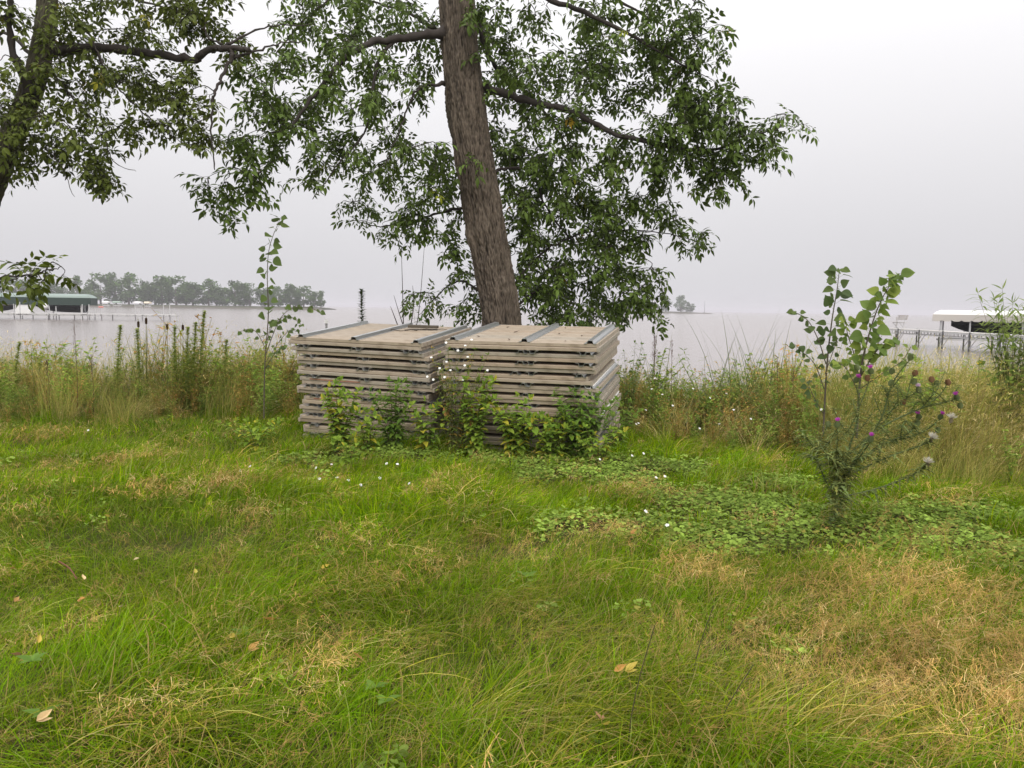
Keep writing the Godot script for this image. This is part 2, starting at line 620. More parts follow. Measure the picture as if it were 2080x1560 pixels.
func boat_at(called: String, label: String, at: Vector3, yaw: float, len_: float, hull_c: Color, trim_c: Color, cover_c: Color, bulge: float) -> void:
	var t := thing(called, label, "boat", at)
	t.rotation.y = yaw
	# hull lofted along x, bow at -x
	var m := MB.new()
	m.smooth = true
	var ns := 14
	var g := MB.new()
	g.smooth = true
	var cv := MB.new()
	cv.smooth = true
	for i in ns + 1:
		var u := float(i) / ns
		var x := (u - 0.5) * len_
		var w := 1.15 * pow(sin(minf(u * 1.35 + 0.02, 1.0) * PI / 2), 0.7)
		var sheer := 1.05 + 0.35 * pow(1.0 - u, 2.0)
		var keel := 0.1 + 0.75 * pow(1.0 - u, 4.0)
		var prof := [Vector2(w, sheer), Vector2(w * 0.97, sheer * 0.62 + keel * 0.3), Vector2(w * 0.75, keel + 0.18), Vector2(0, keel), Vector2(-w * 0.75, keel + 0.18), Vector2(-w * 0.97, sheer * 0.62 + keel * 0.3), Vector2(-w, sheer)]
		for k in 7:
			m.add(Vector3(x, prof[k].y, prof[k].x), hull_c, Vector3(0, -0.35 if k in [2, 3, 4] else 0.1, prof[k].x / maxf(w, 0.05) + 0.001).normalized())
		for s in [1, -1]:
			g.add(Vector3(x, sheer * 0.86, s * (w + 0.015)), trim_c, Vector3(0, 0.3, s).normalized())
			g.add(Vector3(x, sheer * 0.74, s * (w * 0.99 + 0.015)), trim_c, Vector3(0, 0.1, s).normalized())
		for k in 9:
			var a := PI * k / 8.0
			var hgt := bulge * pow(sin(PI * clampf(u * 0.9 + 0.08, 0, 1)), 0.8)
			cv.add(Vector3(x, sheer + 0.02 + hgt * sin(a), cos(a) * w * 0.99), cover_c, Vector3(0, sin(a) + 0.1, cos(a)).normalized())
	for i in ns:
		for k in 6:
			var a := i * 7 + k
			m.quad(a, a + 1, a + 8, a + 7)
		for s in 2:
			var a := i * 4 + s * 2
			g.quad(a, a + 1, a + 5, a + 4)
		for k in 8:
			var a := i * 9 + k
			cv.quad(a, a + 9, a + 10, a + 1)
	# transom
	var o := ns * 7
	for k in range(1, 6):
		m.tri(o, o + k, o + k + 1)
	part(t, "hull", m.mesh(), plain("boat_gloss", 0.25))
	part(t, "trim_stripe", g.mesh(), plain("boat_gloss", 0.25))
	part(t, "boat_cover", cv.mesh(), plain("canopy_cloth", 0.6, 0.25))


func left_dock() -> void:
	var D := 93.0
	var a := P(-70, 636, D)
	var b := P(360, 637.5, D + 6.0)
	var deck_y := (a.y + b.y) * 0.5
	a.y = deck_y; b.y = deck_y
	var run := b - a
	var yaw := -atan2(run.z, run.x)
	var t := thing("long_dock", "long low pale dock with upright posts in front of the green boat canopy", "dock", a)
	t.rotation.y = yaw
	var len_ := run.length()
	var pale := Color(0.5, 0.49, 0.48)
	var sec := 3.05
	var k := int(len_ / sec) + 1
	for i in k:
		var s := MB.new()
		var x0 := i * sec
		var x1 := minf(x0 + sec - 0.04, len_)
		s.box(Vector3(x0, -0.06, -0.6), Vector3(x1, 0.0, 0.6), pale)
		part(t, "deck_section", s.mesh(), plain("dock_deck", 0.7))
		var r := MB.new()
		for zz in [-0.62, 0.62]:
			r.box(Vector3(x0, -0.30, zz - 0.02), Vector3(x1, -0.25, zz + 0.02), Color(0.42, 0.42, 0.43))
			r.box(Vector3(x0, -0.08, zz - 0.022), Vector3(x1, -0.02, zz + 0.022), Color(0.5, 0.5, 0.5))
			for j in 3:
				r.box(Vector3(x0 + 0.2 + j * 1.1, -0.26, zz - 0.018), Vector3(x0 + 0.26 + j * 1.1, -0.07, zz + 0.018), Color(0.4, 0.4, 0.4))
		part(t, "truss", r.mesh(), plain("dock_metal", 0.45, 0, 0.5, 0.0))
	# posts: x in photo pixels, top y, dark or pale
	for q in [[18, 617, 0], [31, 613, 0], [66, 640, 1], [93, 622, 0], [98, 640, 1], [107, 622, 0], [120, 640, 1], [152, 640, 1], [162, 618, 0], [176, 618, 0], [188, 627, 0], [202, 627, 0], [230, 639, 1], [272, 623, 0], [286, 624, 0], [330, 616, 0], [343, 617, 0]]:
		var tp := P(q[0], q[1], D + 6.0 * q[0] / 360.0)
		var loc: Vector3 = t.transform.affine_inverse() * tp
		part(t, "post", post_mesh(WATER - deck_y - 0.6, loc.y, 0.055, Color(0.09, 0.09, 0.09) if q[2] else Color(0.42, 0.42, 0.43)), plain("dock_metal", 0.45), Transform3D(Basis.IDENTITY, Vector3(loc.x, 0, 0.66 if q[2] else -0.66)))
	# lift with the green canopy
	var c := P(72, 612, D + 5.5)
	var lf := thing("green_boat_lift", "boat lift under a long dark green fabric canopy with a pale top", "boat lift", Vector3(c.x, WATER, c.z))
	lf.rotation.y = yaw
	var low := P(100, 617, D + 4.0).y - WATER
	canopy_parts(lf, 13.6, 1.7, low - 0.15, 0.95, 0.5, Color(0.22, 0.28, 0.255), Color(0.012, 0.034, 0.024), 0)
	for x in [-6.2, -2.0, 1.6, 5.6]:
		for z in [-1.4, 1.4]:
			part(lf, "lift_post", post_mesh(-0.6, low + 0.7, 0.06, Color(0.6, 0.6, 0.6)), plain("dock_metal", 0.45), Transform3D(Basis.IDENTITY, Vector3(x, 0, z)))
	for z in [-1.4, 1.4]:
		var rail := MB.new()
		rail.box(Vector3(-6.2, 0.5, z - 0.05), Vector3(5.6, 0.62, z + 0.05), Color(0.5, 0.5, 0.5))
		part(lf, "side_beam", rail.mesh(), plain("dock_metal", 0.45))
	var wn := MB.new()
	wn.smooth = true
	wn.tube([Vector3(0, 0, 0.12), Vector3(0, 0, -0.12)], [0.42, 0.42], 14, Color(0.75, 0.75, 0.75))
	part(lf, "winch_wheel", wn.mesh(), plain("dock_metal", 0.45), Transform3D(Basis.IDENTITY, Vector3(1.6, low - 0.35, 1.65)))
	var w := MB.new()
	w.prism([Vector2(-0.5, 0.6), Vector2(1.2, 0.6), Vector2(1.2, 1.4), Vector2(0.2, 2.4), Vector2(-0.5, 2.5)], -0.03, 0.03, Color(0.72, 0.72, 0.72))
	part(lf, "white_end_panel", w.mesh(), plain("canopy_cloth", 0.6, 0.25), Transform3D(Basis.IDENTITY, Vector3(-1.3, 0, 1.6)))
	boat_at("covered_boat", "dark boat with a white stripe on the lift under the green canopy", Vector3(c.x, WATER + 0.75, c.z) + Basis(Vector3.UP, yaw) * Vector3(2.9, 0, 0), yaw, 5.8, Color(0.02, 0.02, 0.024), Color(0.7, 0.7, 0.7), Color(0.025, 0.025, 0.03), 0.5)
	boat_at("covered_boat", "dark covered boat at the left frame edge under the green canopy", Vector3(c.x, WATER + 0.75, c.z) + Basis(Vector3.UP, yaw) * Vector3(-4.2, 0, 0), yaw + PI, 5.2, Color(0.03, 0.025, 0.025), Color(0.6, 0.55, 0.5), Color(0.04, 0.03, 0.03), 0.4)


func right_dock() -> void:
	var a := P(1800, 668, 58.0)
	var b := P(2230, 690, 36.0)
	var deck := P(1890, 670, 53.0).y
	a.y = deck; b.y = deck
	var run := b - a
	var yaw := -atan2(run.z, run.x)
	var t := thing("short_dock", "grey metal dock on dark legs with a bench, at the right edge", "dock", a)
	t.rotation.y = yaw
	var len_ := run.length()
	var sec := 3.05
	var grey := Color(0.5, 0.5, 0.5)
	for i in int(len_ / sec) + 1:
		var x0 := i * sec
		var x1 := minf(x0 + sec - 0.03, len_)
		for j in 6:
			var s := MB.new()
			var w := (x1 - x0) / 6.0
			s.box(Vector3(x0 + j * w, -0.05, -0.6), Vector3(x0 + (j + 1) * w - 0.02, 0.0, 0.6), Color(0.48, 0.46, 0.44) * (1.0 + 0.08 * ((i * 5 + j * 3) % 4 - 1.5)))
			part(t, "deck_plank", s.mesh(), plain("dock_deck", 0.7))
		var r := MB.new()
		for zz in [-0.62, 0.62]:
			r.box(Vector3(x0, -0.13, zz - 0.022), Vector3(x1, -0.055, zz + 0.022), Color(0.5, 0.5, 0.5))
			r.box(Vector3(x0, -0.36, zz - 0.02), Vector3(x1, -0.31, zz + 0.02), grey)
			for j in 7:
				r.box(Vector3(x0 + 0.1 + j * 0.45, -0.32, zz - 0.018), Vector3(x0 + 0.16 + j * 0.45, -0.12, zz + 0.018), grey)
		part(t, "truss", r.mesh(), plain("dock_metal", 0.45))
		for zz in [-0.66, 0.66]:
			part(t, "leg", post_mesh(WATER - deck - 0.7, 0.03, 0.05, Color(0.1, 0.1, 0.1)), plain("dock_metal", 0.45), Transform3D(Basis.IDENTITY, Vector3(x0 + 0.35, 0, zz)))
			var br := MB.new()
			br.smooth = true
			br.tube([Vector3(x0 + 0.4, -0.95, zz), Vector3(x0 + 1.15, -0.3, zz)], [0.025, 0.025], 6, grey)
			part(t, "brace", br.mesh(), plain("dock_metal", 0.45))
	for zz in [-0.66, 0.66]:
		part(t, "tall_post", post_mesh(-1.2, 0.86, 0.04, Color(0.45, 0.43, 0.42)), plain("dock_metal", 0.45), Transform3D(Basis.IDENTITY, Vector3(0.15, 0, zz)))
	# bench
	var bc := P(1859, 662, 56.0)
	var bx: Vector3 = t.transform.affine_inverse() * bc
	var bn := thing("dock_bench", "bench with a slatted back standing on the grey dock at right", "bench", t.transform * Vector3(bx.x, 0, -0.2))
	bn.rotation.y = yaw
	for s in [-0.52, 0.52]:
		var f := MB.new()
		f.smooth = true
		f.tube([Vector3(s, 0.0, 0.1), Vector3(s, 0.46, 0.05), Vector3(s, 0.98, -0.08)], [0.025, 0.025, 0.025], 6, grey)
		f.tube([Vector3(s, 0.43, -0.05), Vector3(s, 0.43, 0.4)], [0.02, 0.02], 6, grey)
		f.tube([Vector3(s, 0.12, 0.08), Vector3(s, 0.4, 0.36)], [0.02, 0.02], 6, grey)
		part(bn, "leg", f.mesh(), plain("dock_metal", 0.45))
	for j in 4:
		var sl := MB.new()
		sl.box(Vector3(-0.78, 0.455, -0.02 + j * 0.11), Vector3(0.78, 0.48, 0.075 + j * 0.11), Color(0.5, 0.48, 0.46))
		part(bn, "seat_slat", sl.mesh(), plain("dock_deck", 0.7))
	for j in 4:
		var sl := MB.new()
		var y := 0.64 + j * 0.09
		sl.box(Vector3(-0.78, y, -0.06 - j * 0.02), Vector3(0.78, y + 0.07, -0.035 - j * 0.02), Color(0.44, 0.40, 0.37))
		part(bn, "back_slat", sl.mesh(), plain("dock_deck", 0.7))
	# lift with the white canopy
	var c := P(2026, 650, 51.0)
	var low := P(1905, 652.5, 52.0).y - WATER
	var lf := thing("white_boat_lift", "boat lift under a white fabric canopy with a scalloped valance, at the right edge", "boat lift", Vector3(c.x, WATER, c.z))
	lf.rotation.y = yaw * 0.35
	canopy_parts(lf, 7.4, 1.5, low, 0.46, 0.3, Color(0.7, 0.69, 0.68), Color(0.47, 0.44, 0.41), 1)
	for x in [-3.2, -1.5, 1.4, 3.3]:
		for z in [-1.3, 1.3]:
			part(lf, "lift_post", post_mesh(-0.7, low + 0.4, 0.055, Color(0.42, 0.43, 0.44)), plain("dock_metal", 0.45), Transform3D(Basis.IDENTITY, Vector3(x, 0, z)))
	for z in [-1.3, 1.3]:
		var rail := MB.new()
		rail.box(Vector3(-3.4, 0.45, z - 0.05), Vector3(3.5, 0.56, z + 0.05), grey)
		part(lf, "side_beam", rail.mesh(), plain("dock_metal", 0.45))
	boat_at("black_boat", "black covered boat on the lift under the white canopy", Vector3(c.x, WATER + 0.55, c.z) + Basis(Vector3.UP, yaw * 0.35) * Vector3(0.35, 0, 0), yaw * 0.35, 6.0, Color(0.018, 0.019, 0.022), Color(0.4, 0.41, 0.42), Color(0.02, 0.021, 0.024), 0.55)


# trunk with fibrous bark as real relief
func bark_trunk(pts: Array, rad: Array, per: int, sides: int, seed_: int, base_c: Color, moss: float) -> ArrayMesh:
	var m := MB.new()
	m.smooth = true
	var path := curve3(pts, per)
	var k := path.size()
	var f := FastNoiseLite.new()
	f.seed = seed_; f.frequency = 1.0; f.fractal_octaves = 3
	var g := FastNoiseLite.new()
	g.seed = seed_ + 5; g.frequency = 1.0; g.fractal_octaves = 2
	var pos := []
	var rd := []
	var run := 0.0
	for i in k:
		var t: Vector3 = (path[mini(i + 1, k - 1)] - path[maxi(i - 1, 0)]).normalized()
		var u := t.cross(Vector3.FORWARD).normalized()
		u = (u - t * u.dot(t)).normalized()
		var w := t.cross(u)
		if i > 0:
			run += path[i].distance_to(path[i - 1])
		var q := float(i) / (k - 1) * (rad.size() - 1)
		var r := lerpf(rad[int(q)], rad[mini(int(q) + 1, rad.size() - 1)], q - int(q))
		for j in sides:
			var a := TAU * j / sides
			var d := u * cos(a) + w * sin(a)
			var s := run * 1.0
			var n1 := f.get_noise_3d(cos(a) * 12.0 * r / 0.27, s * 2.3, sin(a) * 12.0 * r / 0.27)
			var n2 := f.get_noise_3d(cos(a) * 26.0 * r / 0.27 + 40.0, s * 7.0, sin(a) * 26.0 * r / 0.27)
			var n3 := g.get_noise_3d(cos(a) * 2.0, s * 1.3, sin(a) * 2.0)
			var ridge := 1.0 - absf(n1) * 2.2
			var ridge2 := 1.0 - absf(n2) * 2.2
			var disp := ridge * 0.026 + ridge2 * 0.016 + n3 * 0.03
			var flare := 1.0
			for kn in [[0.9, 1.1, 0.05], [2.0, 1.9, 0.04], [0.4, 2.7, 0.045], [1.5, 3.3, 0.05], [2.6, 0.7, 0.04], [1.1, 2.25, 0.035]]:
				var da := absf(wrapf(a - PI * 0.5 - kn[0] + 1.6, -PI, PI)) * r
				var ds: float = run - kn[1]
				disp += kn[2] * exp(-(da * da + ds * ds * 0.5) / 0.006) - kn[2] * 0.8 * exp(-(da * da + ds * ds) / 0.0012)
			var p: Vector3 = path[i] + d * (r * flare + disp * clampf(r / 0.2, 0.25, 1.0))
			var tone := clampf(0.2 + 0.5 * ridge + 0.62 * ridge2 + 0.3 * n3, 0.2, 1.9)
			var col := base_c * tone
			var mo := clampf(moss * (0.55 - run) * 1.8 + moss * 0.6 * n3 - 0.1, 0.0, 0.75) * clampf(0.5 + d.x * 0.8, 0, 1)
			col = col.lerp(Color(0.16, 0.1, 0.035), mo)
			col.a = 1
			pos.append(p)
			m.add(p, col, d, Vector2(a, run))
	for i in k - 1:
		for j in sides:
			var a := i * sides + j
			var b := i * sides + (j + 1) % sides
			m.quad(a, a + sides, b + sides, b)
	# normals from the displaced surface
	for i in k:
		for j in sides:
			var at := i * sides + j
			var e: Vector3 = pos[i * sides + (j + 1) % sides] - pos[i * sides + (j + sides - 1) % sides]
			var h: Vector3 = pos[mini(i + 1, k - 1) * sides + j] - pos[maxi(i - 1, 0) * sides + j]
			m.n[at] = e.cross(h).normalized()
			if m.n[at].dot(pos[at] - (path[i] as Vector3)) < 0:
				m.n[at] = -m.n[at]
	return m.mesh()


# a leafy twig end: a drooping stalk along +x with leaflets in pairs
func spray_mesh(r: RandomNumberGenerator, n_pairs: int, L: float, W: float, stalk: float, base: Color) -> ArrayMesh:
	var m := MB.new()
	var pts := []
	for i in 6:
		var t := i / 5.0
		pts.append(Vector3(stalk * t, -0.28 * stalk * t * t, r.randf_range(-0.01, 0.01)))
	m.tube(pts, [0.0022, 0.002, 0.0018, 0.0016, 0.0013, 0.0008], 3, Color(0.07, 0.07, 0.03), false)
	for i in n_pairs:
		var t := lerpf(0.25, 0.92, float(i) / maxi(n_pairs - 1, 1))
		var q := Vector3(stalk * t, -0.28 * stalk * t * t, 0)
		for s in [-1.0, 1.0]:
			var dir := Vector3(r.randf_range(0.3, 0.8), r.randf_range(-0.85, 0.3), s * r.randf_range(0.45, 1.0)).normalized()
			var col := base * r.randf_range(0.72, 1.3)
			col.a = 1
			m.leaf(q + dir * 0.012, dir, Vector3(r.randf_range(-0.3, 0.3), 1, r.randf_range(-0.3, 0.3)), L * r.randf_range(0.55, 1.2), W * r.randf_range(0.7, 1.2), r.randf_range(0.05, 0.45), r.randf_range(0.15, 0.5), col, LANCE)
	m.leaf(pts[5], Vector3(0.8, -0.6, 0.0).normalized(), Vector3.UP, L * 1.1, W, 0.3, 0.3, base, LANCE)
	return m.mesh()


# twigs that reach from the limbs into each region of the crown, leafed along their outer part
func crown(t: Node3D, frame: Array, regions: Array, sprays: Array, leaf_m: Material, twig_m: Material, r: RandomNumberGenerator, yellow: float, thin: float) -> void:
	var nodes := []                       # [point, distance from the trunk along the wood]
	for f in frame:
		nodes.append(f)
	var twigs := MB.new()
	twigs.smooth = true
	var where := []
	var tint := []
	regions.sort_custom(func(a, b): return a[6] < b[6])
	for g in regions:
		var c: Vector3 = g[0]
		for k in int(g[4] * thin + 0.5):
			var d := Vector3(r.randfn(), r.randfn(), r.randfn()).normalized() * pow(r.randf(), 0.45)
			var tip := c + Vector3(d.x * g[1], d.y * g[2], d.z * g[3]) * 1.16
			var best := 1e9
			var root := Vector3.ZERO
			for nd in nodes:
				var q: Vector3 = nd
				var e := q.distance_to(tip) + maxf(0.0, tip.y - q.y) * 0.15
				if e < best and e > 0.12:
					best = e
					root = q
			var mid1 := root.lerp(tip, 0.33) + Vector3(r.randfn() * 0.05, 0.07 * best + r.randfn() * 0.04, r.randfn() * 0.05)
			var mid2 := root.lerp(tip, 0.7) + Vector3(r.randfn() * 0.05, 0.05 * best, r.randfn() * 0.05)
			var path := curve3([root, mid1, mid2, tip - Vector3(0, 0.05, 0)], 3)
			var rr := clampf(0.005 + 0.007 * best, 0.005, 0.018)
			twigs.tube(path, taper(path.size(), rr, 0.0018), 5, Color(0.045, 0.04, 0.032) * r.randf_range(0.8, 1.3), false)
			for i in range(2, path.size(), 2):
				nodes.append(path[i])
			var n_s := int(g[5])
			for s in n_s:
				var u := 1.0 - pow(r.randf(), 1.3) * clampf(0.55 / maxf(best, 0.1), 0.35, 0.9)
				var fi := u * (path.size() - 1)
				var at: Vector3 = (path[int(fi)] as Vector3).lerp(path[mini(int(fi) + 1, path.size() - 1)], fi - int(fi))
				var dir := ((tip - root).normalized() * r.randf_range(0.2, 1.0) + Vector3(r.randfn(), r.randfn() * 0.6 - 0.35, r.randfn()) * 0.75).normalized()
				var side := dir.cross(Vector3.UP + Vector3(r.randfn(), 0, r.randfn()) * 0.35).normalized()
				var b := Basis(dir, side.cross(dir).normalized(), side)
				var sc := r.randf_range(0.55, 1.15)
				where.append(Transform3D(b.scaled_local(Vector3(sc, sc, sc)), at))
				var col := Color(1, 1, 1) * r.randf_range(0.7, 1.3)
				if r.randf() < yellow:
					col = Color(2.6, 1.9, 0.8) if r.randf() < 0.7 else Color(3.0, 1.3, 0.5)
				col.a = 1
				tint.append(col)
	part(t, "twigs", twigs.mesh(), twig_m).set_meta("kind", "stuff")
	# the sprays nearest the camera stand as parts of their own, the others as one mass
	var order := range(where.size())
	order.sort_custom(func(a, b): return (where[a] as Transform3D).origin.distance_squared_to(cam.position) < (where[b] as Transform3D).origin.distance_squared_to(cam.position))
	var per := []
	for k in sprays.size():
		per.append([[], []])
	for i in order.size():
		var o: int = order[i]
		var kind := r.randi() % sprays.size()
		if i < 290:
			part(t, "leaf_spray", sprays[kind], leaf_m, where[o])
		else:
			per[kind][0].append(where[o])
			per[kind][1].append(tint[o])
	for k in sprays.size():
		if per[k][0].size():
			mass(t, "foliage", sprays[k], leaf_m, per[k][0], per[k][1])


func limb(t: Node3D, called: String, pts: Array, r0: float, r1: float, m: Material, frame: Array, per := 6, col := Color(0.05, 0.043, 0.036)) -> void:
	var path := curve3(pts, per)
	for i in range(1, path.size() - 1):
		path[i] += Vector3(rng.randfn(), rng.randfn(), rng.randfn()) * 0.009
	var b := MB.new()
	b.smooth = true
	var rad := taper(path.size(), r0 * 0.82, r1 * 0.85)
	for i in rad.size():
		rad[i] *= 1.0 + 0.7 * exp(-i * 0.9)
		rad[i] *= 1.0 + 0.12 * sin(i * 1.7) + 0.06 * sin(i * 4.1)
	b.tube(path, rad, 9, col)
	part(t, called, b.mesh(), m)
	for p in path:
		frame.append(p)


func px_path(list: Array, d0: float) -> Array:
	return list.map(func(q): return P(q[0], q[1], d0 + (q[2] if q.size() > 2 else 0.0)))


func regions_px(list: Array, d: float, root: Vector3) -> Array:
	# [x, y, rx, ry in photo pixels, depth offset, depth radius, twigs, sprays per twig] -> places in the scene
	var out := []
	for q in list:
		var dd: float = d + q[4]
		var c := P(q[0], q[1], dd)
		out.append([c, q[2] / F * dd, q[3] / F * dd, q[5], q[6], q[7], c.distance_to(root)])
	return out


func bark_material() -> StandardMaterial3D:
	var m := plain("bark", 0.9, 0.0, 0.3)
	return m


func main_tree() -> void:
	var D := 10.9
	var r := RandomNumberGenerator.new()
	r.seed = 404
	var foot := P(1024, 730, D)
	foot.y = gh(foot.x, foot.z) - 0.1
	var t := thing("leaning_tree", "large leaning tree with rough brown bark rising behind the stacked panels", "tree")
	var tr := [foot, P(1020, 672, D), P(1004, 560, D), P(983, 440, D), P(962, 320, D), P(946, 210, D), P(934, 90, D), P(926, -40, D), P(922, -200, D)]
	part(t, "trunk", bark_trunk(tr, [0.31, 0.245, 0.235, 0.245, 0.242, 0.243, 0.232, 0.218, 0.19], 42, 160, 61, Color(0.112, 0.09, 0.07), 1.0), bark_material())
	var fr := []
	var bm := plain("wet_branch", 0.8, 0.0, 0.3)
	for p in curve3(tr.slice(3), 4):
		fr.append(p)
	# limbs read off the photograph: [x, y, depth offset]
	limb(t, "limb", px_path([[905, 66, -0.1], [860, 72, -0.2], [800, 80, -0.3], [740, 92, -0.5], [690, 130, -0.7], [640, 190, -0.8], [590, 260, -0.9]], D), 0.085, 0.02, bm, fr)
	limb(t, "limb", px_path([[800, 80, -0.3], [770, 120, -0.4], [755, 190, -0.5], [740, 270, -0.6], [690, 330, -0.6], [635, 405, -0.7]], D), 0.034, 0.006, bm, fr)
	limb(t, "limb", px_path([[985, 180, 0.1], [1040, 195, 0.0], [1100, 212, -0.2], [1165, 228, -0.4], [1240, 268, -0.5], [1330, 292, -0.7], [1440, 305, -0.9], [1540, 270, -1.0], [1600, 255, -1.0]], D), 0.075, 0.006, bm, fr)
	limb(t, "limb", px_path([[970, 30, 0.1], [985, 90, 0.3], [1010, 140, 0.6], [1060, 180, 0.9], [1130, 260, 1.0], [1160, 340, 1.1]], D), 0.06, 0.012, bm, fr)
	limb(t, "limb", px_path([[960, -60, 0.0], [1040, -40, -0.3], [1120, 0, -0.6], [1220, 40, -0.8], [1330, 100, -1.0], [1420, 150, -1.0]], D), 0.07, 0.008, bm, fr)
	limb(t, "limb", px_path([[960, -120, 0.0], [1060, -90, 0.5], [1180, -40, 0.9], [1290, 20, 1.2], [1370, 60, 1.2]], D), 0.06, 0.01, bm, fr)
	limb(t, "limb", px_path([[1000, 350, 0.1], [1030, 342, 0.2], [1080, 352, 0.3], [1110, 420, 0.4], [1170, 500, 0.5], [1230, 560, 0.4], [1280, 600, 0.3]], D), 0.032, 0.006, bm, fr)
	limb(t, "limb", px_path([[1040, 590, 0.2], [1070, 545, 0.3], [1120, 500, 0.4], [1200, 470, 0.3], [1320, 470, 0.1], [1420, 490, 0.0]], D), 0.03, 0.005, bm, fr)
	limb(t, "limb", px_path([[1035, 640, 0.3], [1075, 600, 0.5], [1130, 570, 0.7], [1200, 560, 0.9], [1290, 590, 1.0]], D), 0.026, 0.005, bm, fr)
	limb(t, "limb", px_path([[905, 170, 0.0], [860, 176, -0.2], [835, 200, -0.3], [810, 270, -0.4], [780, 340, -0.5]], D), 0.03, 0.006, bm, fr)
	limb(t, "limb", px_path([[960, 420, 0.3], [900, 430, 0.6], [840, 448, 0.8], [760, 460, 0.9], [710, 440, 0.9]], D), 0.028, 0.005, bm, fr)
	limb(t, "limb", px_path([[890, -80, 0.0], [800, -60, 0.3], [700, -20, 0.5], [620, 40, 0.6], [560, 110, 0.6]], D), 0.06, 0.01, bm, fr)
	limb(t, "limb", px_path([[880, 60, 0.2], [840, 30, 0.5], [780, 10, 0.9], [700, -10, 1.3]], D), 0.04, 0.01, bm, fr)
	limb(t, "limb", px_path([[975, 590, 0.4], [930, 570, 0.7], [890, 600, 0.9], [850, 640, 1.0]], D), 0.022, 0.005, bm, fr)
	var R := regions_px([
		[1120, 50, 150, 80, 0.0, 1.3, 30, 7], [1300, 40, 100, 70, -0.4, 1.0, 20, 7], [1395, 15, 40, 40, -0.6, 0.5, 6, 6], [1220, -60, 240, 60, 0.2, 1.2, 26, 7],
		[1120, 170, 130, 80, 0.2, 1.2, 28, 7], [1300, 150, 120, 60, -0.5, 0.9, 22, 7], [1430, 150, 50, 50, -0.9, 0.5, 9, 7], [1240, 250, 130, 60, -0.3, 0.9, 26, 7],
		[1390, 240, 90, 60, -0.7, 0.6, 18, 7], [1490, 265, 60, 45, -1.0, 0.5, 13, 7], [1585, 248, 38, 22, -1.0, 0.25, 5, 6], [1540, 300, 40, 30, -1.0, 0.3, 6, 6],
		[1110, 310, 100, 70, 0.3, 0.9, 24, 7], [1240, 350, 110, 60, 0.0, 0.9, 24, 7], [1360, 330, 90, 50, -0.5, 0.6, 17, 7], [1455, 340, 50, 45, -0.8, 0.4, 10, 7], [1480, 385, 25, 25, -0.8, 0.3, 3, 5],
		[1130, 430, 110, 70, 0.4, 0.8, 32, 8], [1250, 440, 80, 60, 0.3, 0.8, 22, 8], [1340, 420, 60, 50, 0.0, 0.5, 11, 7], [1415, 485, 30, 22, 0.0, 0.25, 4, 6],
		[1110, 530, 90, 60, 0.5, 0.8, 28, 8], [1220, 530, 90, 60, 0.4, 0.7, 26, 8], [1310, 540, 45, 45, 0.2, 0.5, 8, 7],
		[1110, 620, 100, 45, 0.8, 0.6, 26, 8], [1220, 610, 80, 45, 0.6, 0.5, 18, 8], [1315, 610, 45, 35, 0.3, 0.4, 8, 7],
		[960, 110, 70, 80, 0.5, 1.0, 12, 7], [985, 20, 40, 40, -0.5, 0.3, 6, 6], [960, 300, 30, 40, -0.45, 0.15, 2, 5], [1020, 250, 60, 60, 0.6, 0.6, 14, 7], [1050, 340, 60, 60, 0.5, 0.6, 14, 7], [1040, 130, 60, 70, 0.4, 0.7, 12, 7], [1060, 460, 50, 50, 0.6, 0.5, 12, 7], [1400, 90, 60, 40, -0.8, 0.5, 8, 7], [1450, 200, 50, 40, -0.9, 0.4, 8, 7],
		[800, 30, 110, 60, 0.2, 1.2, 24, 7], [660, 40, 100, 60, 0.3, 1.0, 20, 7], [560, 100, 70, 60, 0.0, 0.8, 15, 7], [740, -60, 200, 50, 0.3, 1.2, 16, 7],
		[850, 150, 50, 60, 0.0, 0.8, 11, 7], [740, 150, 90, 60, -0.3, 0.9, 18, 7], [620, 190, 100, 60, -0.6, 0.8, 22, 7], [530, 190, 60, 60, -0.7, 0.6, 11, 7],
		[580, 280, 90, 50, -0.8, 0.7, 17, 7], [490, 300, 60, 50, -0.8, 0.5, 10, 7], [480, 375, 60, 40, -0.9, 0.4, 10, 6], [460, 425, 32, 22, -0.9, 0.25, 4, 5], [545, 360, 45, 40, -0.9, 0.4, 5, 5],
		[690, 270, 70, 60, -0.5, 0.7, 12, 7], [800, 260, 70, 60, -0.2, 0.8, 14, 7], [870, 300, 50, 60, 0.2, 0.7, 11, 7], [740, 330, 60, 40, -0.4, 0.5, 7, 6], [640, 350, 40, 35, -0.6, 0.4, 5, 6],
		[820, 380, 80, 45, 0.3, 0.7, 15, 7], [900, 380, 50, 50, 0.4, 0.6, 10, 7], [725, 425, 45, 22, 0.8, 0.4, 6, 6],
		[810, 460, 80, 35, 0.7, 0.5, 11, 7], [900, 460, 50, 45, 0.6, 0.5, 10, 7], [935, 545, 40, 50, 0.6, 0.5, 8, 7], [880, 610, 60, 35, 0.9, 0.4, 6, 6], [955, 620, 35, 35, 0.6, 0.4, 6, 6], [1340, 105, 90, 50, -0.6, 0.8, 14, 7], [1220, 110, 80, 50, 0.0, 0.8, 10, 7], [1420, 220, 50, 40, -0.9, 0.4, 7, 7], [1480, 320, 60, 40, -0.9, 0.4, 6, 7]], D, P(960, 200, D))
	var sp := []
	for k in 6:
		sp.append(spray_mesh(r, 3, 0.115, 0.047, 0.24, Color(0.088, 0.134, 0.024)))
	crown(t, fr, R, sp, plain("tree_leaves", 0.5, 0.6, 0.28), bm, r, 0.004, 0.94)


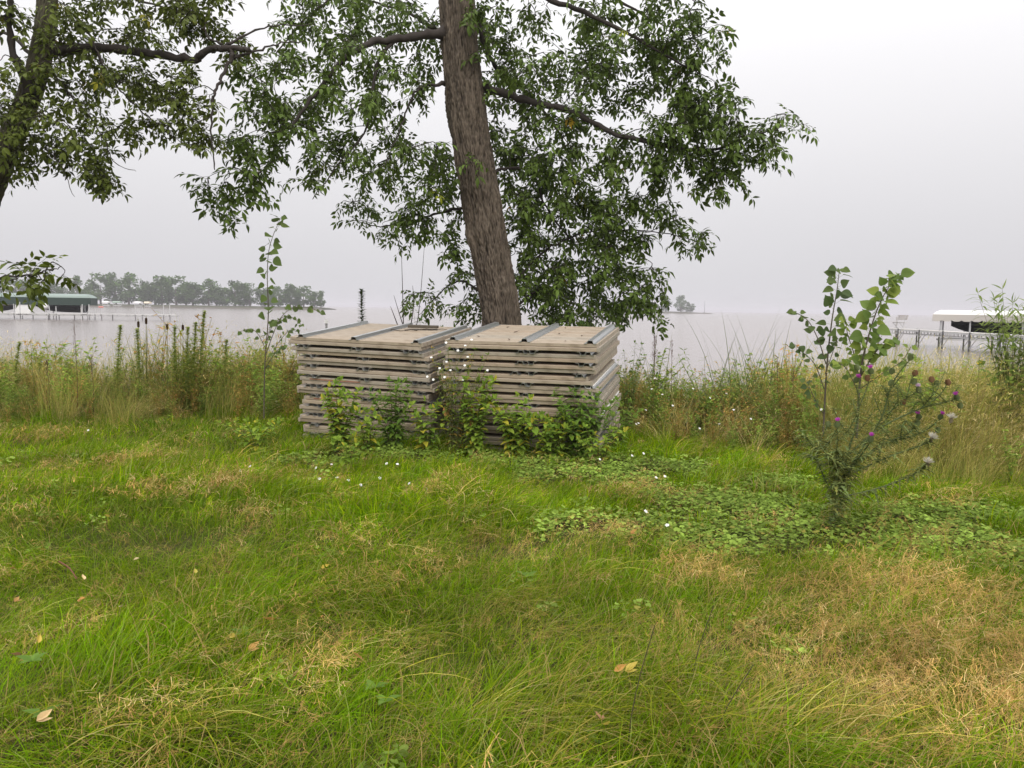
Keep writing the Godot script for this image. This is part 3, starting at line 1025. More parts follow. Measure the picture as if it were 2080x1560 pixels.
func left_tree() -> void:
	var D := 9.2
	var r := RandomNumberGenerator.new()
	r.seed = 808
	var t := thing("left_edge_tree", "tree at the left edge with a long level limb reaching over the lawn", "tree")
	var foot := P(-150, 800, D)
	foot.y = gh(foot.x, foot.z) - 0.1
	var tr := [foot, P(-110, 640, D), P(-55, 480, D), P(-8, 360, D), P(36, 250, D), P(74, 150, D), P(92, 60, D), P(100, -60, D), P(118, -180, D)]
	part(t, "trunk", bark_trunk(tr, [0.15, 0.13, 0.12, 0.115, 0.115, 0.11, 0.10, 0.085, 0.07], 22, 72, 99, Color(0.07, 0.064, 0.042), 0.3), bark_material())
	var fr := []
	for p in curve3(tr.slice(3), 4):
		fr.append(p)
	var bm := plain("wet_branch", 0.8, 0.0, 0.3)
	limb(t, "long_limb", px_path([[80, 125, 0], [115, 104, 0], [200, 98, -0.1], [300, 108, -0.2], [385, 119, -0.3], [420, 105, -0.35], [455, 97, -0.4], [508, 99, -0.45]], D), 0.075, 0.035, bm, fr, 8)
	limb(t, "limb", px_path([[462, 97, -0.4], [474, 112, -0.42], [458, 140, -0.45], [440, 180, -0.5], [431, 215, -0.5], [430, 290, -0.5], [436, 345, -0.5]], D), 0.034, 0.007, bm, fr)
	limb(t, "limb", px_path([[474, 116, -0.4], [520, 104, -0.3], [560, 90, -0.2], [620, 84, 0.0]], D), 0.022, 0.006, bm, fr)
	limb(t, "limb", px_path([[462, 92, -0.4], [500, 70, -0.3], [560, 52, -0.2], [640, 50, 0.0]], D), 0.02, 0.005, bm, fr)
	limb(t, "limb", px_path([[450, 90, -0.4], [420, 70, -0.3], [420, 30, -0.2], [440, 0, -0.1], [430, -60, 0.0]], D), 0.014, 0.008, bm, fr)
	limb(t, "limb", px_path([[60, 190, -0.1], [30, 110, -0.3], [18, 30, -0.4], [30, -60, -0.5]], D), 0.06, 0.03, bm, fr)
	limb(t, "limb", px_path([[70, 120, 0.1], [35, 80, 0.2], [0, 66, 0.3], [-60, 60, 0.4]], D), 0.03, 0.02, bm, fr)
	limb(t, "limb", px_path([[98, 40, 0], [140, 34, -0.2], [180, 70, -0.3], [195, 100, -0.4], [215, 130, -0.5], [250, 170, -0.5]], D), 0.02, 0.005, bm, fr)
	limb(t, "limb", px_path([[85, 130, 0], [110, 150, -0.1], [140, 190, -0.2], [175, 230, -0.3], [215, 290, -0.4], [232, 330, -0.4], [276, 348, -0.45]], D), 0.02, 0.003, bm, fr)
	limb(t, "limb", px_path([[200, 110, -0.1], [225, 160, -0.2], [270, 210, -0.3], [330, 260, -0.4], [380, 295, -0.5]], D), 0.016, 0.004, bm, fr)
	limb(t, "limb", px_path([[95, -40, 0], [180, -30, -0.2], [280, 0, -0.3], [380, 30, -0.4]], D), 0.035, 0.008, bm, fr)
	limb(t, "limb", px_path([[40, 260, 0], [80, 290, -0.1], [120, 330, -0.3], [152, 400, -0.3]], D), 0.014, 0.003, bm, fr)
	var R := regions_px([
		[160, 50, 90, 50, -0.1, 0.8, 26, 7], [290, 40, 110, 55, -0.2, 0.8, 30, 7], [420, 40, 90, 50, -0.2, 0.7, 22, 7], [250, -50, 260, 40, 0, 0.8, 22, 6], [30, 20, 50, 60, -0.2, 0.6, 15, 7],
		[250, 150, 110, 40, -0.2, 0.6, 22, 7], [370, 150, 50, 35, -0.3, 0.4, 8, 7], [140, 165, 60, 40, -0.1, 0.5, 16, 7], [320, 215, 80, 40, -0.4, 0.4, 18, 7], [285, 265, 50, 30, -0.4, 0.35, 10, 7], [380, 275, 50, 25, -0.5, 0.3, 8, 6],
		[430, 230, 30, 50, -0.5, 0.3, 5, 6], [150, 250, 70, 50, -0.3, 0.5, 16, 7], [60, 270, 60, 60, -0.3, 0.5, 18, 7], [25, 180, 40, 60, -0.2, 0.5, 13, 7], [30, 330, 50, 25, -0.2, 0.4, 10, 7],
		[150, 310, 60, 35, -0.3, 0.4, 14, 7], [200, 340, 40, 25, -0.35, 0.3, 8, 7], [212, 372, 20, 18, -0.35, 0.2, 4, 6], [-80, 120, 90, 150, 0, 0.8, 20, 6]], D, P(80, 120, D))
	var sp := []
	for k in 5:
		sp.append(spray_mesh(r, 3, 0.085, 0.04, 0.2, Color(0.094, 0.12, 0.021)))
	# the low branch hanging into the left of the picture, nearer the camera
	var low := [[-140, 520, 0.0], [-90, 550, -1.6], [-30, 566, -2.5], [30, 562, -2.8], [70, 556, -2.9], [108, 546, -3.0], [126, 543, -3.0]]
	limb(t, "low_branch", px_path(low, D), 0.02, 0.003, bm, fr)
	R.append_array(regions_px([[15, 552, 50, 12, -2.8, 0.2, 4, 4], [30, 572, 50, 12, -2.8, 0.2, 4, 4], [95, 552, 30, 12, -2.95, 0.15, 4, 4], [-50, 570, 40, 25, -2.5, 0.2, 4, 5]], D, P(80, 120, D)))
	crown(t, fr, R, sp, plain("tree_leaves", 0.5, 0.6, 0.28), bm, r, 0.014, 0.8)


const PW := 1.66      # dock panel width
const PD := 1.62     # depth
const PT := 0.0395    # thickness
const CH := 0.034    # height of the steel hat channels


func plank_material() -> StandardMaterial3D:
	if mats.has("plank"):
		return mats["plank"]
	var m := plain("plank", 0.6, 0.0, 0.4)
	m.albedo_texture = noise_tex(512, 0.012, 5, 5, [[0.0, Color(0.62, 0.59, 0.56)], [0.4, Color(0.95, 0.94, 0.93)], [0.6, Color(1, 1, 1)], [1.0, Color(0.86, 0.85, 0.84)]])
	m.uv1_triplanar = true
	m.uv1_scale = Vector3(0.6, 1.2, 1.2)
	m.heightmap_enabled = true
	m.heightmap_texture = noise_tex(512, 0.05, 4, 6)
	m.heightmap_scale = 0.03
	return m


func plank_mesh(w: float, d: float, col: Color) -> ArrayMesh:
	# a board with eased long edges and a groove line near its front
	var m := MB.new()
	var h := PT
	var o := [Vector2(-d / 2, 0.005), Vector2(-d / 2 + 0.005, 0), Vector2(d / 2 - 0.006, 0), Vector2(d / 2, 0.006), Vector2(d / 2, h - 0.004), Vector2(d / 2 - 0.004, h), Vector2(-d / 2 + 0.004, h), Vector2(-d / 2, h - 0.004)]
	m.prism(o, -w / 2, w / 2, col, Transform3D(Basis(Vector3.UP, PI / 2), Vector3.ZERO))
	# the paler interlocking rib along one edge
	m.box(Vector3(-w / 2 + 0.002, h * 0.5, -d / 2 - 0.006), Vector3(w / 2 - 0.002, h + 0.0015, -d / 2 + 0.006), Color(0.52, 0.47, 0.4))
	return m.mesh()


func hat_mesh(len_: float, col: Color) -> ArrayMesh:
	var m := MB.new()
	var q := 0.0022
	var o := [Vector2(-0.062, 0), Vector2(-0.034, 0), Vector2(-0.022, CH - q), Vector2(0.022, CH - q), Vector2(0.034, 0), Vector2(0.062, 0),
		Vector2(0.062, q), Vector2(0.036, q), Vector2(0.024, CH), Vector2(-0.024, CH), Vector2(-0.036, q), Vector2(-0.062, q)]
	m.prism(o, -len_ / 2, len_ / 2, col)
	return m.mesh()


func stacks() -> void:
	var wood := plank_material()
	var steel := plain("galvanised", 0.38, 0.0, 0.5, 0.85)
	steel.roughness_texture = noise_tex(256, 0.03, 3, 12, [[0.0, Color(0.7, 0.7, 0.7)], [1.0, Color(1, 1, 1)]])
	steel.uv1_triplanar = true
	steel.uv1_scale = Vector3(4, 4, 1)
	var n_pl := 6
	var pd := (PD - 0.008 * (n_pl - 1)) / n_pl
	var boards := []
	var edges := []
	for k in 6:
		boards.append(plank_mesh(PW - 0.05, pd, vary(Color(0.39, 0.325, 0.255), 0.10)))
		var e := MB.new()
		e.box(Vector3(-0.012, -0.002, -PD / 2), Vector3(0.012, PT + 0.002, PD / 2), vary(Color(0.37, 0.32, 0.265), 0.08))
		edges.append(e.mesh())
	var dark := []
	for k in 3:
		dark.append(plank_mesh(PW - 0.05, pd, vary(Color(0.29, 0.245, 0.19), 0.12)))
	var hat := hat_mesh(PD + 0.03, Color(0.55, 0.56, 0.56))
	var sheen_hat := hat_mesh(PD - 0.02, Color(0.85, 0.84, 0.83))  # bright sky reflection on the metal put in as white colour
	var white := plain("streak_and_sheen", 0.4, 0.0, 0.5)
	# left pile stands a little farther off and leans down to its right; offsets of each pair read from the photograph
	var L := {"name": "left", "corner": P(590, 683, 8.95), "yaw": -0.28, "roll": -0.022, "pitch": 0.085, "pairs": [[0.0, -0.03], [0.02, 0.09], [0.1, 0.08], [0.11, 0.10], [0.14, 0.17], [0.09, 0.06], [0.19, 0.17], [0.10, 0.15], [0.10, 0.07], [0.16, 0.17], [0.15, 0.2]], "ch": [0.09, 0.49, 0.95]}
	var R := {"name": "right", "corner": P(903, 690, 8.3), "yaw": -0.27, "roll": -0.002, "pitch": 0.085, "pairs": [[0.0, 0.02], [-0.02, 0.01], [-0.03, -0.02], [-0.12, -0.06], [0.02, -0.05], [0.01, 0.03], [0.03, 0.02], [0.06, 0.05], [0.03, 0.0], [0.04, 0.05], [0.02, 0.06]], "ch": [0.055, 0.53, 0.95]}
	for S in [L, R]:
		var b := Basis(Vector3.UP, S.yaw) * Basis(Vector3.RIGHT, S.pitch) * Basis(Vector3.BACK, S.roll)
		var frame := Transform3D(b, S.corner)
		var y := 0.0
		var pairs: Array = S.pairs
		for i in pairs.size() * 2:
			var pr := i / 2
			var up := i % 2 == 0                # channels on its upper face
			var nth := i + 1
			var sfx := "th"
			if nth % 10 == 1 and nth != 11: sfx = "st"
			if nth % 10 == 2 and nth != 12: sfx = "nd"
			if nth % 10 == 3 and nth != 13: sfx = "rd"
			var where := "topmost of the %s stack, three steel channels showing on it" % S.name if i == 0 else ("lowest of the %s stack, down in the weeds" % S.name if i == pairs.size() * 2 - 1 else "%d%s from the top of the %s stack" % [nth, sfx, S.name])
			var t := thing("dock_platform", "beige planked dock panel, " + where, "dock panel", Vector3.ZERO, "dock panels in the two stacks")
			y -= PT + (CH if up and i > 0 else 0.003)
			var jit := Transform3D(Basis(Vector3.UP, rng.randf_range(-0.006, 0.006)), Vector3(PW / 2 + 0.75 * pairs[pr][i % 2], y, -PD / 2 + rng.randf_range(-0.012, 0.012) - (0.0 if up else 0.012 * (1 if pr % 3 else -1))))
			t.transform = frame * jit
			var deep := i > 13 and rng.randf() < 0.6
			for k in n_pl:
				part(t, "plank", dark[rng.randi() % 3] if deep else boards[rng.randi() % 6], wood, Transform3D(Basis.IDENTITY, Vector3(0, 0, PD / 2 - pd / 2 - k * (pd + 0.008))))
			for s in [-1, 1]:
				part(t, "end_rim", edges[rng.randi() % 6], wood, Transform3D(Basis.IDENTITY, Vector3(s * (PW / 2 - 0.012), 0, 0)))
			for c in S.ch:
				var x: float = (c - 0.5) * PW + (0.0 if up else 0.085 * (-1 if c > 0.6 else 1))
				var sl := rng.randf_range(-0.012, 0.012)
				var xf := Transform3D(Basis(Vector3.UP, sl), Vector3(x, PT + 0.001, rng.randf_range(-0.01, 0.02)))
				if not up:
					xf = Transform3D(Basis(Vector3.BACK, PI) * Basis(Vector3.UP, sl), Vector3(x, -0.001, rng.randf_range(-0.01, 0.02)))
				part(t, "steel_channel", hat, steel, xf)
			if S.name == "left" and i in [8, 12]:
				var red := MB.new()
				red.box(Vector3(-0.7, 0.012, PD / 2 + 0.0005), Vector3(-0.05 if i == 8 else -0.35, 0.024, PD / 2 + 0.002), Color(0.3, 0.12, 0.08))
				part(t, "paint_streak", red.mesh(), white).set_meta("label", "faded red paint streak along the front edge")
			if S.name == "right" and i in [7, 9, 13]:
				part(t, "painted_sheen_channel", sheen_hat, white, Transform3D(Basis(Vector3.BACK, PI), Vector3(PW / 2 - 0.05, -0.0012, 0))).set_meta("label", "metal channel along the right edge with its sky reflection painted white")
		# bearers under the pile
		for c in [0.12, 0.88]:
			var w := MB.new()
			w.box(Vector3(-0.07, -0.16, -PD / 2), Vector3(0.07, 0.0, PD / 2), Color(0.06, 0.05, 0.04))
			var o := part(self, "timber_bearer", w.mesh(), plain("bark", 0.9, 0.0, 0.3), frame * Transform3D(Basis.IDENTITY, Vector3(PW * c + 0.1, y - CH - 0.002, -PD / 2)))
			tag(o, "dark timber bearer under the %s end of the %s stack" % ["left" if c < 0.5 else "right", S.name], "timber")
	# leftovers lying on the left stack: a scrap board with a twig, and leaf bits
	var top := Transform3D(Basis(Vector3.UP, L.yaw) * Basis(Vector3.RIGHT, L.pitch) * Basis(Vector3.BACK, L.roll), L.corner)
	var sb := MB.new()
	sb.box(Vector3(-0.19, 0, -0.05), Vector3(0.19, 0.03, 0.05), Color(0.1, 0.085, 0.065))
	var so := part(self, "scrap_board", sb.mesh(), plain("bark", 0.9, 0.0, 0.3), top * Transform3D(Basis(Vector3.UP, 0.12), Vector3(1.16, 0.022, -1.2)))
	tag(so, "short dark scrap of board lying on top of the left stack", "board")
	for k in 3:
		var tw := MB.new()
		tw.smooth = true
		var a0 := rng.randf_range(-0.4, 0.5)
		var pts := []
		for i in 6:
			pts.append(Vector3(i * 0.07 - 0.18, 0.006 + 0.006 * sin(i * 2.0), 0.03 * sin(i * 1.1 + k)))
		tw.tube(pts, taper(6, 0.006, 0.003), 5, Color(0.06, 0.045, 0.035))
		var to := part(self, "twig", tw.mesh(), plain("wet_branch", 0.8, 0.0, 0.3), top * Transform3D(Basis(Vector3.UP, a0), Vector3(1.0 + 0.16 * k, 0.004, -0.95 - 0.12 * k)))
		tag(to, ["thin twig on the left stack nearest its front edge", "thin twig on the left stack between the scrap board and another twig", "thin twig on the left stack beside the scrap board"][k], "twig")
	var rt := Transform3D(Basis(Vector3.UP, R.yaw) * Basis(Vector3.RIGHT, R.pitch) * Basis(Vector3.BACK, R.roll), R.corner)
	for k in 9:
		var lf := MB.new()
		lf.leaf(Vector3.ZERO, Vector3.RIGHT, Vector3.UP, [0.05, 0.08, 0.04, 0.035, 0.03, 0.03, 0.045, 0.05, 0.04][k], 0.026, -0.2, 0.5, Color(0.06, 0.035, 0.02), OVATE)
		var lo := part(self, "dead_leaf", lf.mesh(), plain("dead_leaves", 0.7, 0.3), rt * Transform3D(Basis(Vector3.UP, rng.randf() * TAU), [Vector3(0.7, 0.004, -0.1), Vector3(0.55, 0.004, -0.8), Vector3(0.32, 0.004, -1.3), Vector3(1.38, 0.004, -0.6), Vector3(0.82, 0.004, -0.55), Vector3(1.05, 0.004, -1.35), Vector3(1.3, 0.004, -0.15), Vector3(0.3, 0.004, -0.3), Vector3(1.1, 0.004, -0.75)][k]))
		tag(lo, "small dark dead leaf lying on top of the right stack, %s" % ["by its front edge", "left of the middle channel", "far back at left", "beside the right channel", "near the middle", "towards the back", "front right", "front left", "right of the middle channel"][k], "leaf", "dead leaves on the right stack")


func clump(r: RandomNumberGenerator, n: int, rad: float, L0: float, L1: float, W: float, spread: float, e0: Vector2, e1: Vector2, cols: Array, seg: int, tone := 1.0) -> MB:
	var m := MB.new()
	for i in n:
		var a := r.randf() * TAU
		var q := rad * sqrt(r.randf())
		var o := Vector3(cos(a) * q, -0.015, sin(a) * q)
		var c: Color = cols[r.randi() % cols.size()]
		c = c * r.randf_range(0.5, 1.4) * tone
		var tip := c.lerp(Color(0.34, 0.34, 0.07), pow(r.randf(), 2.0) * 0.5)
		var pick := r.randf()
		if pick < 0.05:
			c = Color(0.42, 0.31, 0.12)
			tip = c
		elif pick < 0.13:
			c = Color(0.34, 0.40, 0.10)
			tip = c * 1.1
		c.a = 1; tip.a = 1
		m.blade(o, r.randfn() * spread, deg_to_rad(r.randf_range(e0.x, e0.y)), deg_to_rad(r.randf_range(e1.x, e1.y)), lerpf(L0, L1, pow(r.randf(), 1.3)), W * r.randf_range(0.6, 1.3), c, tip, seg, r.randf_range(-0.6, 0.6))
	return m


func grass_patch(r: RandomNumberGenerator, n: int, rad: float, L0: float, L1: float, W: float, spread: float, e0: Vector2, e1: Vector2, cols: Array, seg := 4) -> ArrayMesh:
	var m := MB.new()
	for i in n:
		var a := r.randf() * TAU
		var q := rad * sqrt(r.randf())
		var o := Vector3(cos(a) * q, -0.015, sin(a) * q)
		var c: Color = cols[r.randi() % cols.size()]
		c = c * r.randf_range(0.7, 1.3)
		var tip := c.lerp(Color(0.30, 0.25, 0.09), r.randf() * 0.35)
		c.a = 1; tip.a = 1
		m.blade(o, r.randfn() * spread, deg_to_rad(r.randf_range(e0.x, e0.y)), deg_to_rad(r.randf_range(e1.x, e1.y)), r.randf_range(L0, L1), W * r.randf_range(0.6, 1.3), c, tip, seg, r.randf_range(-0.5, 0.5))
	return m.mesh()


# fine bent grass gone to seed: hair-thin stalks with open panicles
func straw_clump(r: RandomNumberGenerator, n: int, rad: float, L0: float, L1: float, lodged: float, cols: Array, tone := 1.0, W := 0.0026) -> MB:
	var m := MB.new()
	for i in n:
		var a := r.randf() * TAU
		var q := rad * sqrt(r.randf())
		var o := Vector3(cos(a) * q, -0.01, sin(a) * q)
		var c: Color = cols[r.randi() % cols.size()]
		c = c * r.randf_range(0.7, 1.3) * tone
		c.a = 1
		var yaw := r.randfn() * 0.7
		var e0 := deg_to_rad(r.randf_range(45, 80)) * (1.0 - 0.3 * lodged)
		var e1 := deg_to_rad(r.randf_range(-25, 35)) * lodged
		var L := r.randf_range(L0, L1)
		var tip := m.blade(o, yaw, e0, e1, L, W, c, c, 3)
		for k in 7:
			var d := Vector3(cos(yaw), 0, sin(yaw)) * r.randf_range(-0.3, 1.0) + Vector3(r.randfn(), r.randfn() * 0.5, r.randfn()) * 0.7
			d = d.normalized()
			var s := d.cross(Vector3.UP).normalized() * W * 0.7
			var b := tip - Vector3(cos(yaw) * cos(e1), sin(e1), sin(yaw) * cos(e1)) * r.randf() * L * 0.35
			var e := b + d * r.randf_range(0.02, 0.05)
			var i0 := m.add(b - s * 0.4, c)
			m.add(e - s, c); m.add(e + s, c); m.add(b + s * 0.4, c)
			m.quad(i0, i0 + 1, i0 + 2, i0 + 3)
	return m


func ivy_clump(r: RandomNumberGenerator, n: int, rad: float, tone: float) -> MB:
	var m := MB.new()
	for i in n:
		var a := r.randf() * TAU
		var q := rad * sqrt(r.randf())
		var o := Vector3(cos(a) * q, r.randf_range(0.04, 0.11), sin(a) * q)
		var c := Color(0.255, 0.36, 0.065) * r.randf_range(0.6, 1.3) * tone
		if r.randf() < 0.06:
			c = Color(0.30, 0.28, 0.06)
		c.a = 1
		var nrm := Vector3(r.randfn() * 0.3, 1, r.randfn() * 0.3).normalized()
		var u := nrm.cross(Vector3(r.randfn(), 0, r.randfn())).normalized()
		var w := nrm.cross(u)
		var s := r.randf_range(0.008, 0.019)
		var ctr := m.add(o - nrm * s * 0.25, c)
		for k in 8:
			var th := TAU * k / 8.0
			var rr := s * (0.35 if k == 0 else 1.0) * (1.0 + 0.1 * sin(th * 3.0 + i))
			m.add(o + u * cos(th) * rr + w * sin(th) * rr, c)
		for k in 8:
			m.tri(ctr, ctr + 1 + k, ctr + 1 + (k + 1) % 8)
	return m


func blobs(list: Array) -> Array:       # [x, y of the photo, half width, half depth in metres]
	return list.map(func(q):
		var g := G(q[0], q[1])
		return [g.x, g.z, q[2], q[3]])


func cover(list: Array, x: float, z: float) -> float:
	var s := 0.0
	for b in list:
		var dx: float = (x - b[0]) / b[2]
		var dz: float = (z - b[1]) / b[3]
		s = maxf(s, exp(-1.4 * (dx * dx + dz * dz)))
	return s


func tall_edge(x: float) -> float:       # how far off (-z) the mown lawn ends
	var k := [[-12.0, 9.4], [-6.5, 9.9], [-4.5, 10.0], [-2.6, 10.4], [0.0, 11.0], [1.35, 9.6], [2.0, 8.4], [2.9, 7.7], [3.4, 7.0], [4.3, 6.5], [7.0, 6.0], [12.0, 5.6]]
	for i in k.size() - 1:
		if x < k[i + 1][0]:
			return lerpf(k[i][1], k[i + 1][1], clampf((x - k[i][0]) / (k[i + 1][0] - k[i][0]), 0, 1))
	return 5.6


func sway(x: float, z: float) -> float:   # which way the grass lies
	return 0.5 + 2.6 * flow.get_noise_2d(x, z) + 1.2 * flow.get_noise_2d(x * 2.7 + 50, z * 2.7)


func lawn() -> void:
	var r := RandomNumberGenerator.new()
	r.seed = 1212
	var gm := plain("grass_blades", 0.7, 1.0, 0.06)
	var sm := plain("dry_grass", 0.75, 0.8, 0.15)
	var im := plain("creeper_leaves", 0.6, 0.9, 0.2)
	var green := [Color(0.157, 0.321, 0.004), Color(0.203, 0.374, 0.005), Color(0.258, 0.413, 0.007), Color(0.125, 0.265, 0.005), Color(0.329, 0.429, 0.011), Color(0.179, 0.338, 0.005)]
	var deep := [Color(0.108, 0.204, 0.013), Color(0.131, 0.235, 0.016), Color(0.164, 0.259, 0.017), Color(0.214, 0.267, 0.022)]  # darker greens that carry the left tree's shadow in the grass colour
	var yel := [Color(0.50, 0.42, 0.17), Color(0.44, 0.41, 0.12), Color(0.330, 0.336, 0.028), Color(0.207, 0.269, 0.016), Color(0.513, 0.416, 0.097), Color(0.172, 0.252, 0.013), Color(0.391, 0.367, 0.048), Color(0.146, 0.233, 0.011)]
	var tan := [Color(0.532, 0.355, 0.122), Color(0.493, 0.306, 0.101), Color(0.571, 0.423, 0.192), Color(0.394, 0.306, 0.081), Color(0.454, 0.276, 0.101)]
	# small clumps in four tones, near ones finer than far ones
	var tones := [0.72, 0.9, 1.08, 1.3]
	var sets := {}
	for far in [0, 1]:
		var seg: int = 2 if far else 3
		var w := 0.007 if far else 0.0037
		for kind in ["green", "deep", "long", "straw", "ivy"]:
			var list := []
			for tone in tones:
				var row := []
				for k in 4:
					var m: MB
					if kind == "green":
						m = clump(r, 27 if far else 22, 0.085, 0.07, 0.27, w, 1.05, Vector2(35, 85), Vector2(-40, 45), green, seg, tone)
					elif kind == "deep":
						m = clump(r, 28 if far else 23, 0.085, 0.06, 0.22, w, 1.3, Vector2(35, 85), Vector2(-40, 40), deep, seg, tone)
					elif kind == "long":
						m = clump(r, 22, 0.07, 0.18, 0.48, w * 0.95, 0.5, Vector2(30, 62), Vector2(-38, 0), yel, seg + 2, tone)
					elif kind == "straw":
						m = straw_clump(r, 8 if far else 9, 0.07, 0.14, 0.32, 1.0, tan, tone, 0.0026 if far else 0.0015)
					else:
						m = ivy_clump(r, 22, 0.085, tone)
					row.append(m)
				list.append(row)
			sets[kind + str(far)] = list
	var dry := blobs([[1930, 1300, 0.75, 0.5], [1640, 1215, 0.55, 0.25], [1420, 1190, 0.4, 0.22], [2000, 1480, 0.5, 0.35], [1760, 1390, 0.65, 0.3], [1560, 1330, 0.5, 0.25], [1240, 1015, 0.75, 0.22], [860, 1005, 0.35, 0.2], [430, 1010, 0.6, 0.22], [590, 985, 0.5, 0.2], [90, 960, 0.8, 0.4], [520, 1055, 0.35, 0.2], [1170, 1010, 0.3, 0.2], [1050, 1140, 0.25, 0.15], [780, 1200, 0.15, 0.15], [2060, 1400, 0.4, 0.4], [40, 900, 0.8, 0.3], [260, 950, 0.5, 0.2], [1820, 1280, 0.6, 0.35]])
	var ivy := blobs([[1500, 1110, 0.75, 0.5], [1800, 1090, 1.0, 0.55], [2020, 1150, 0.8, 0.6], [1330, 1080, 0.5, 0.35], [1000, 945, 1.6, 0.4], [760, 930, 0.9, 0.35], [1330, 960, 0.7, 0.35], [1560, 1000, 0.6, 0.4], [1960, 1060, 0.9, 0.4], [640, 950, 0.6, 0.25], [1180, 980, 1.0, 0.5], [1450, 1030, 1.0, 0.5], [1250, 1080, 0.6, 0.4]])
	var lodged := blobs([[1130, 1300, 0.4, 0.15], [1320, 1370, 0.45, 0.2], [1550, 1440, 0.6, 0.25], [1000, 1230, 0.4, 0.15], [350, 1520, 0.2, 0.12], [1250, 1480, 0.7, 0.25], [1750, 1500, 0.5, 0.25]])
	var painted_shade := blobs([[200, 1060, 1.6, 1.0], [120, 860, 3.0, 1.6], [420, 900, 1.5, 1.0]])  # where the tree's shadow is painted by choosing darker grass
	var out := {"green": Bake.new(), "deep": Bake.new(), "long": Bake.new(), "straw": Bake.new(), "ivy": Bake.new()}
	var z := -1.5
	while z > -13.5:
		var step := 0.058 if z > -4.6 else (0.076 if z > -7.5 else 0.108)
		var far := 0 if z > -5.2 else 1
		var half := 0.70 * (-z) + 1.1
		var x := -half
		while x < half:
			var px := x + r.randf_range(-0.5, 0.5) * step
			var pz := z + r.randf_range(-0.5, 0.5) * step
			x += step
			if -pz > tall_edge(px) + 0.8:
				continue
			var n := patchy.get_noise_2d(px * 2.2, pz * 2.2)
			var wd := cover(dry, px, pz) + n * 0.65
			var wi := cover(ivy, px, pz) + n * 0.5
			var wl := cover(lodged, px, pz) + n * 0.25
			var ws := cover(painted_shade, px, pz) + n * 0.3
			var kind := "green"
			var p := r.randf()
			if wd > 0.30 and p < 0.34:
				kind = "straw"
			elif wi > 0.3 and p < 0.62 * clampf((wi - 0.1) * 2.0, 0.4, 1.0):
				kind = "ivy"
			elif wl > 0.38 and p < 0.48:
				kind = "long"
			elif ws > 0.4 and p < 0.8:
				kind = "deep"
			elif p < 0.03 + 0.10 * clampf(n + 0.3, 0, 1):
				kind = "long"
			elif p > 0.957:
				kind = "straw"
			elif p > 0.94 and pz < -5.0:
				kind = "ivy"
			elif p > 0.952:
				kind = "ivy"
			var sc := clampf(1.0 + 0.6 * patchy.get_noise_2d(px * 1.3 + 90.0, pz * 1.3), 0.6, 1.45) * r.randf_range(0.8, 1.2)
			if (kind == "green" or kind == "deep") and wi > 0.38:
				sc *= 0.5
			elif kind == "green" and wd > 0.42:
				sc *= 0.75
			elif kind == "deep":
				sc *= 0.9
			var yaw := sway(px, pz) + r.randfn() * 0.5
			if kind == "long":
				yaw = 0.45 + 0.8 * flow.get_noise_2d(px, pz) + r.randfn() * 0.25
			if kind == "ivy":
				sc = r.randf_range(0.85, 1.15)
				yaw = r.randf() * TAU
			var b := Basis(Vector3.UP, -yaw).scaled_local(Vector3(sc, sc * r.randf_range(0.8, 1.1), sc))
			var tone := clampi(int(1.9 + 2.6 * n + r.randf_range(-0.6, 0.6)), 0, 3)
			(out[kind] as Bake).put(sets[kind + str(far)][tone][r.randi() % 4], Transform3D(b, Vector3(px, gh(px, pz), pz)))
		z -= step * 0.95
	var nm := {"green": ["lawn_grass", "rough green lawn grass covering the foreground"], "deep": ["shade_tinted_lawn_grass", "lawn grass painted darker green as if shaded by the left edge tree"], "long": ["lodged_grass", "long yellow-green grass lying over in swathes"], "straw": ["dry_grass", "tan dry seeding grass in patches over the lawn"], "ivy": ["creeping_plants", "round-leaved creeping ground cover before the stacks and at right"]}
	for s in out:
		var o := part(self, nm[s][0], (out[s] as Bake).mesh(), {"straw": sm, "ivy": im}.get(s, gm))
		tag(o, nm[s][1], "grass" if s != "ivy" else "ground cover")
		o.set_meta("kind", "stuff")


# a bushy weed: branching stem with small narrow leaves, some red-brown
func weed_mesh(r: RandomNumberGenerator, h: float, cols: Array, leaf_l: float, leaf_w: float, n_br: int, st: Array) -> ArrayMesh:
	var m := MB.new()
	for b in n_br:
		var a := r.randf() * TAU
		var lean := r.randf_range(0.05, 0.45)
		var tip := Vector3(cos(a) * lean * h, h * r.randf_range(0.6, 1.0), sin(a) * lean * h)
		var o := Vector3(r.randfn() * 0.04, -0.02, r.randfn() * 0.04)
		var path := curve3([o, o.lerp(tip, 0.5) + Vector3(-tip.x * 0.15, 0.05 * h, -tip.z * 0.15), tip], 4)
		var sc: Color = cols[r.randi() % cols.size()] * 0.7
		sc.a = 1
		m.tube(path, taper(path.size(), 0.003, 0.001), 3, sc, false)
		var nl := int(h * 34)
		for i in nl:
			var t := lerpf(0.12, 1.0, r.randf())
			var fi := t * (path.size() - 1)
			var q: Vector3 = (path[int(fi)] as Vector3).lerp(path[mini(int(fi) + 1, path.size() - 1)], fi - int(fi))
			var d := Vector3(r.randfn(), r.randf_range(-0.4, 0.9), r.randfn()).normalized()
			var c: Color = cols[r.randi() % cols.size()] * r.randf_range(0.7, 1.3)
			c.a = 1
			m.leaf(q, d, Vector3.UP + Vector3(r.randfn(), 0, r.randfn()) * 0.4, leaf_l * r.randf_range(0.6, 1.2) * (1.2 - 0.5 * t), leaf_w * r.randf_range(0.7, 1.2), 0.25, 0.25, c, NARROW)
	return m.mesh()


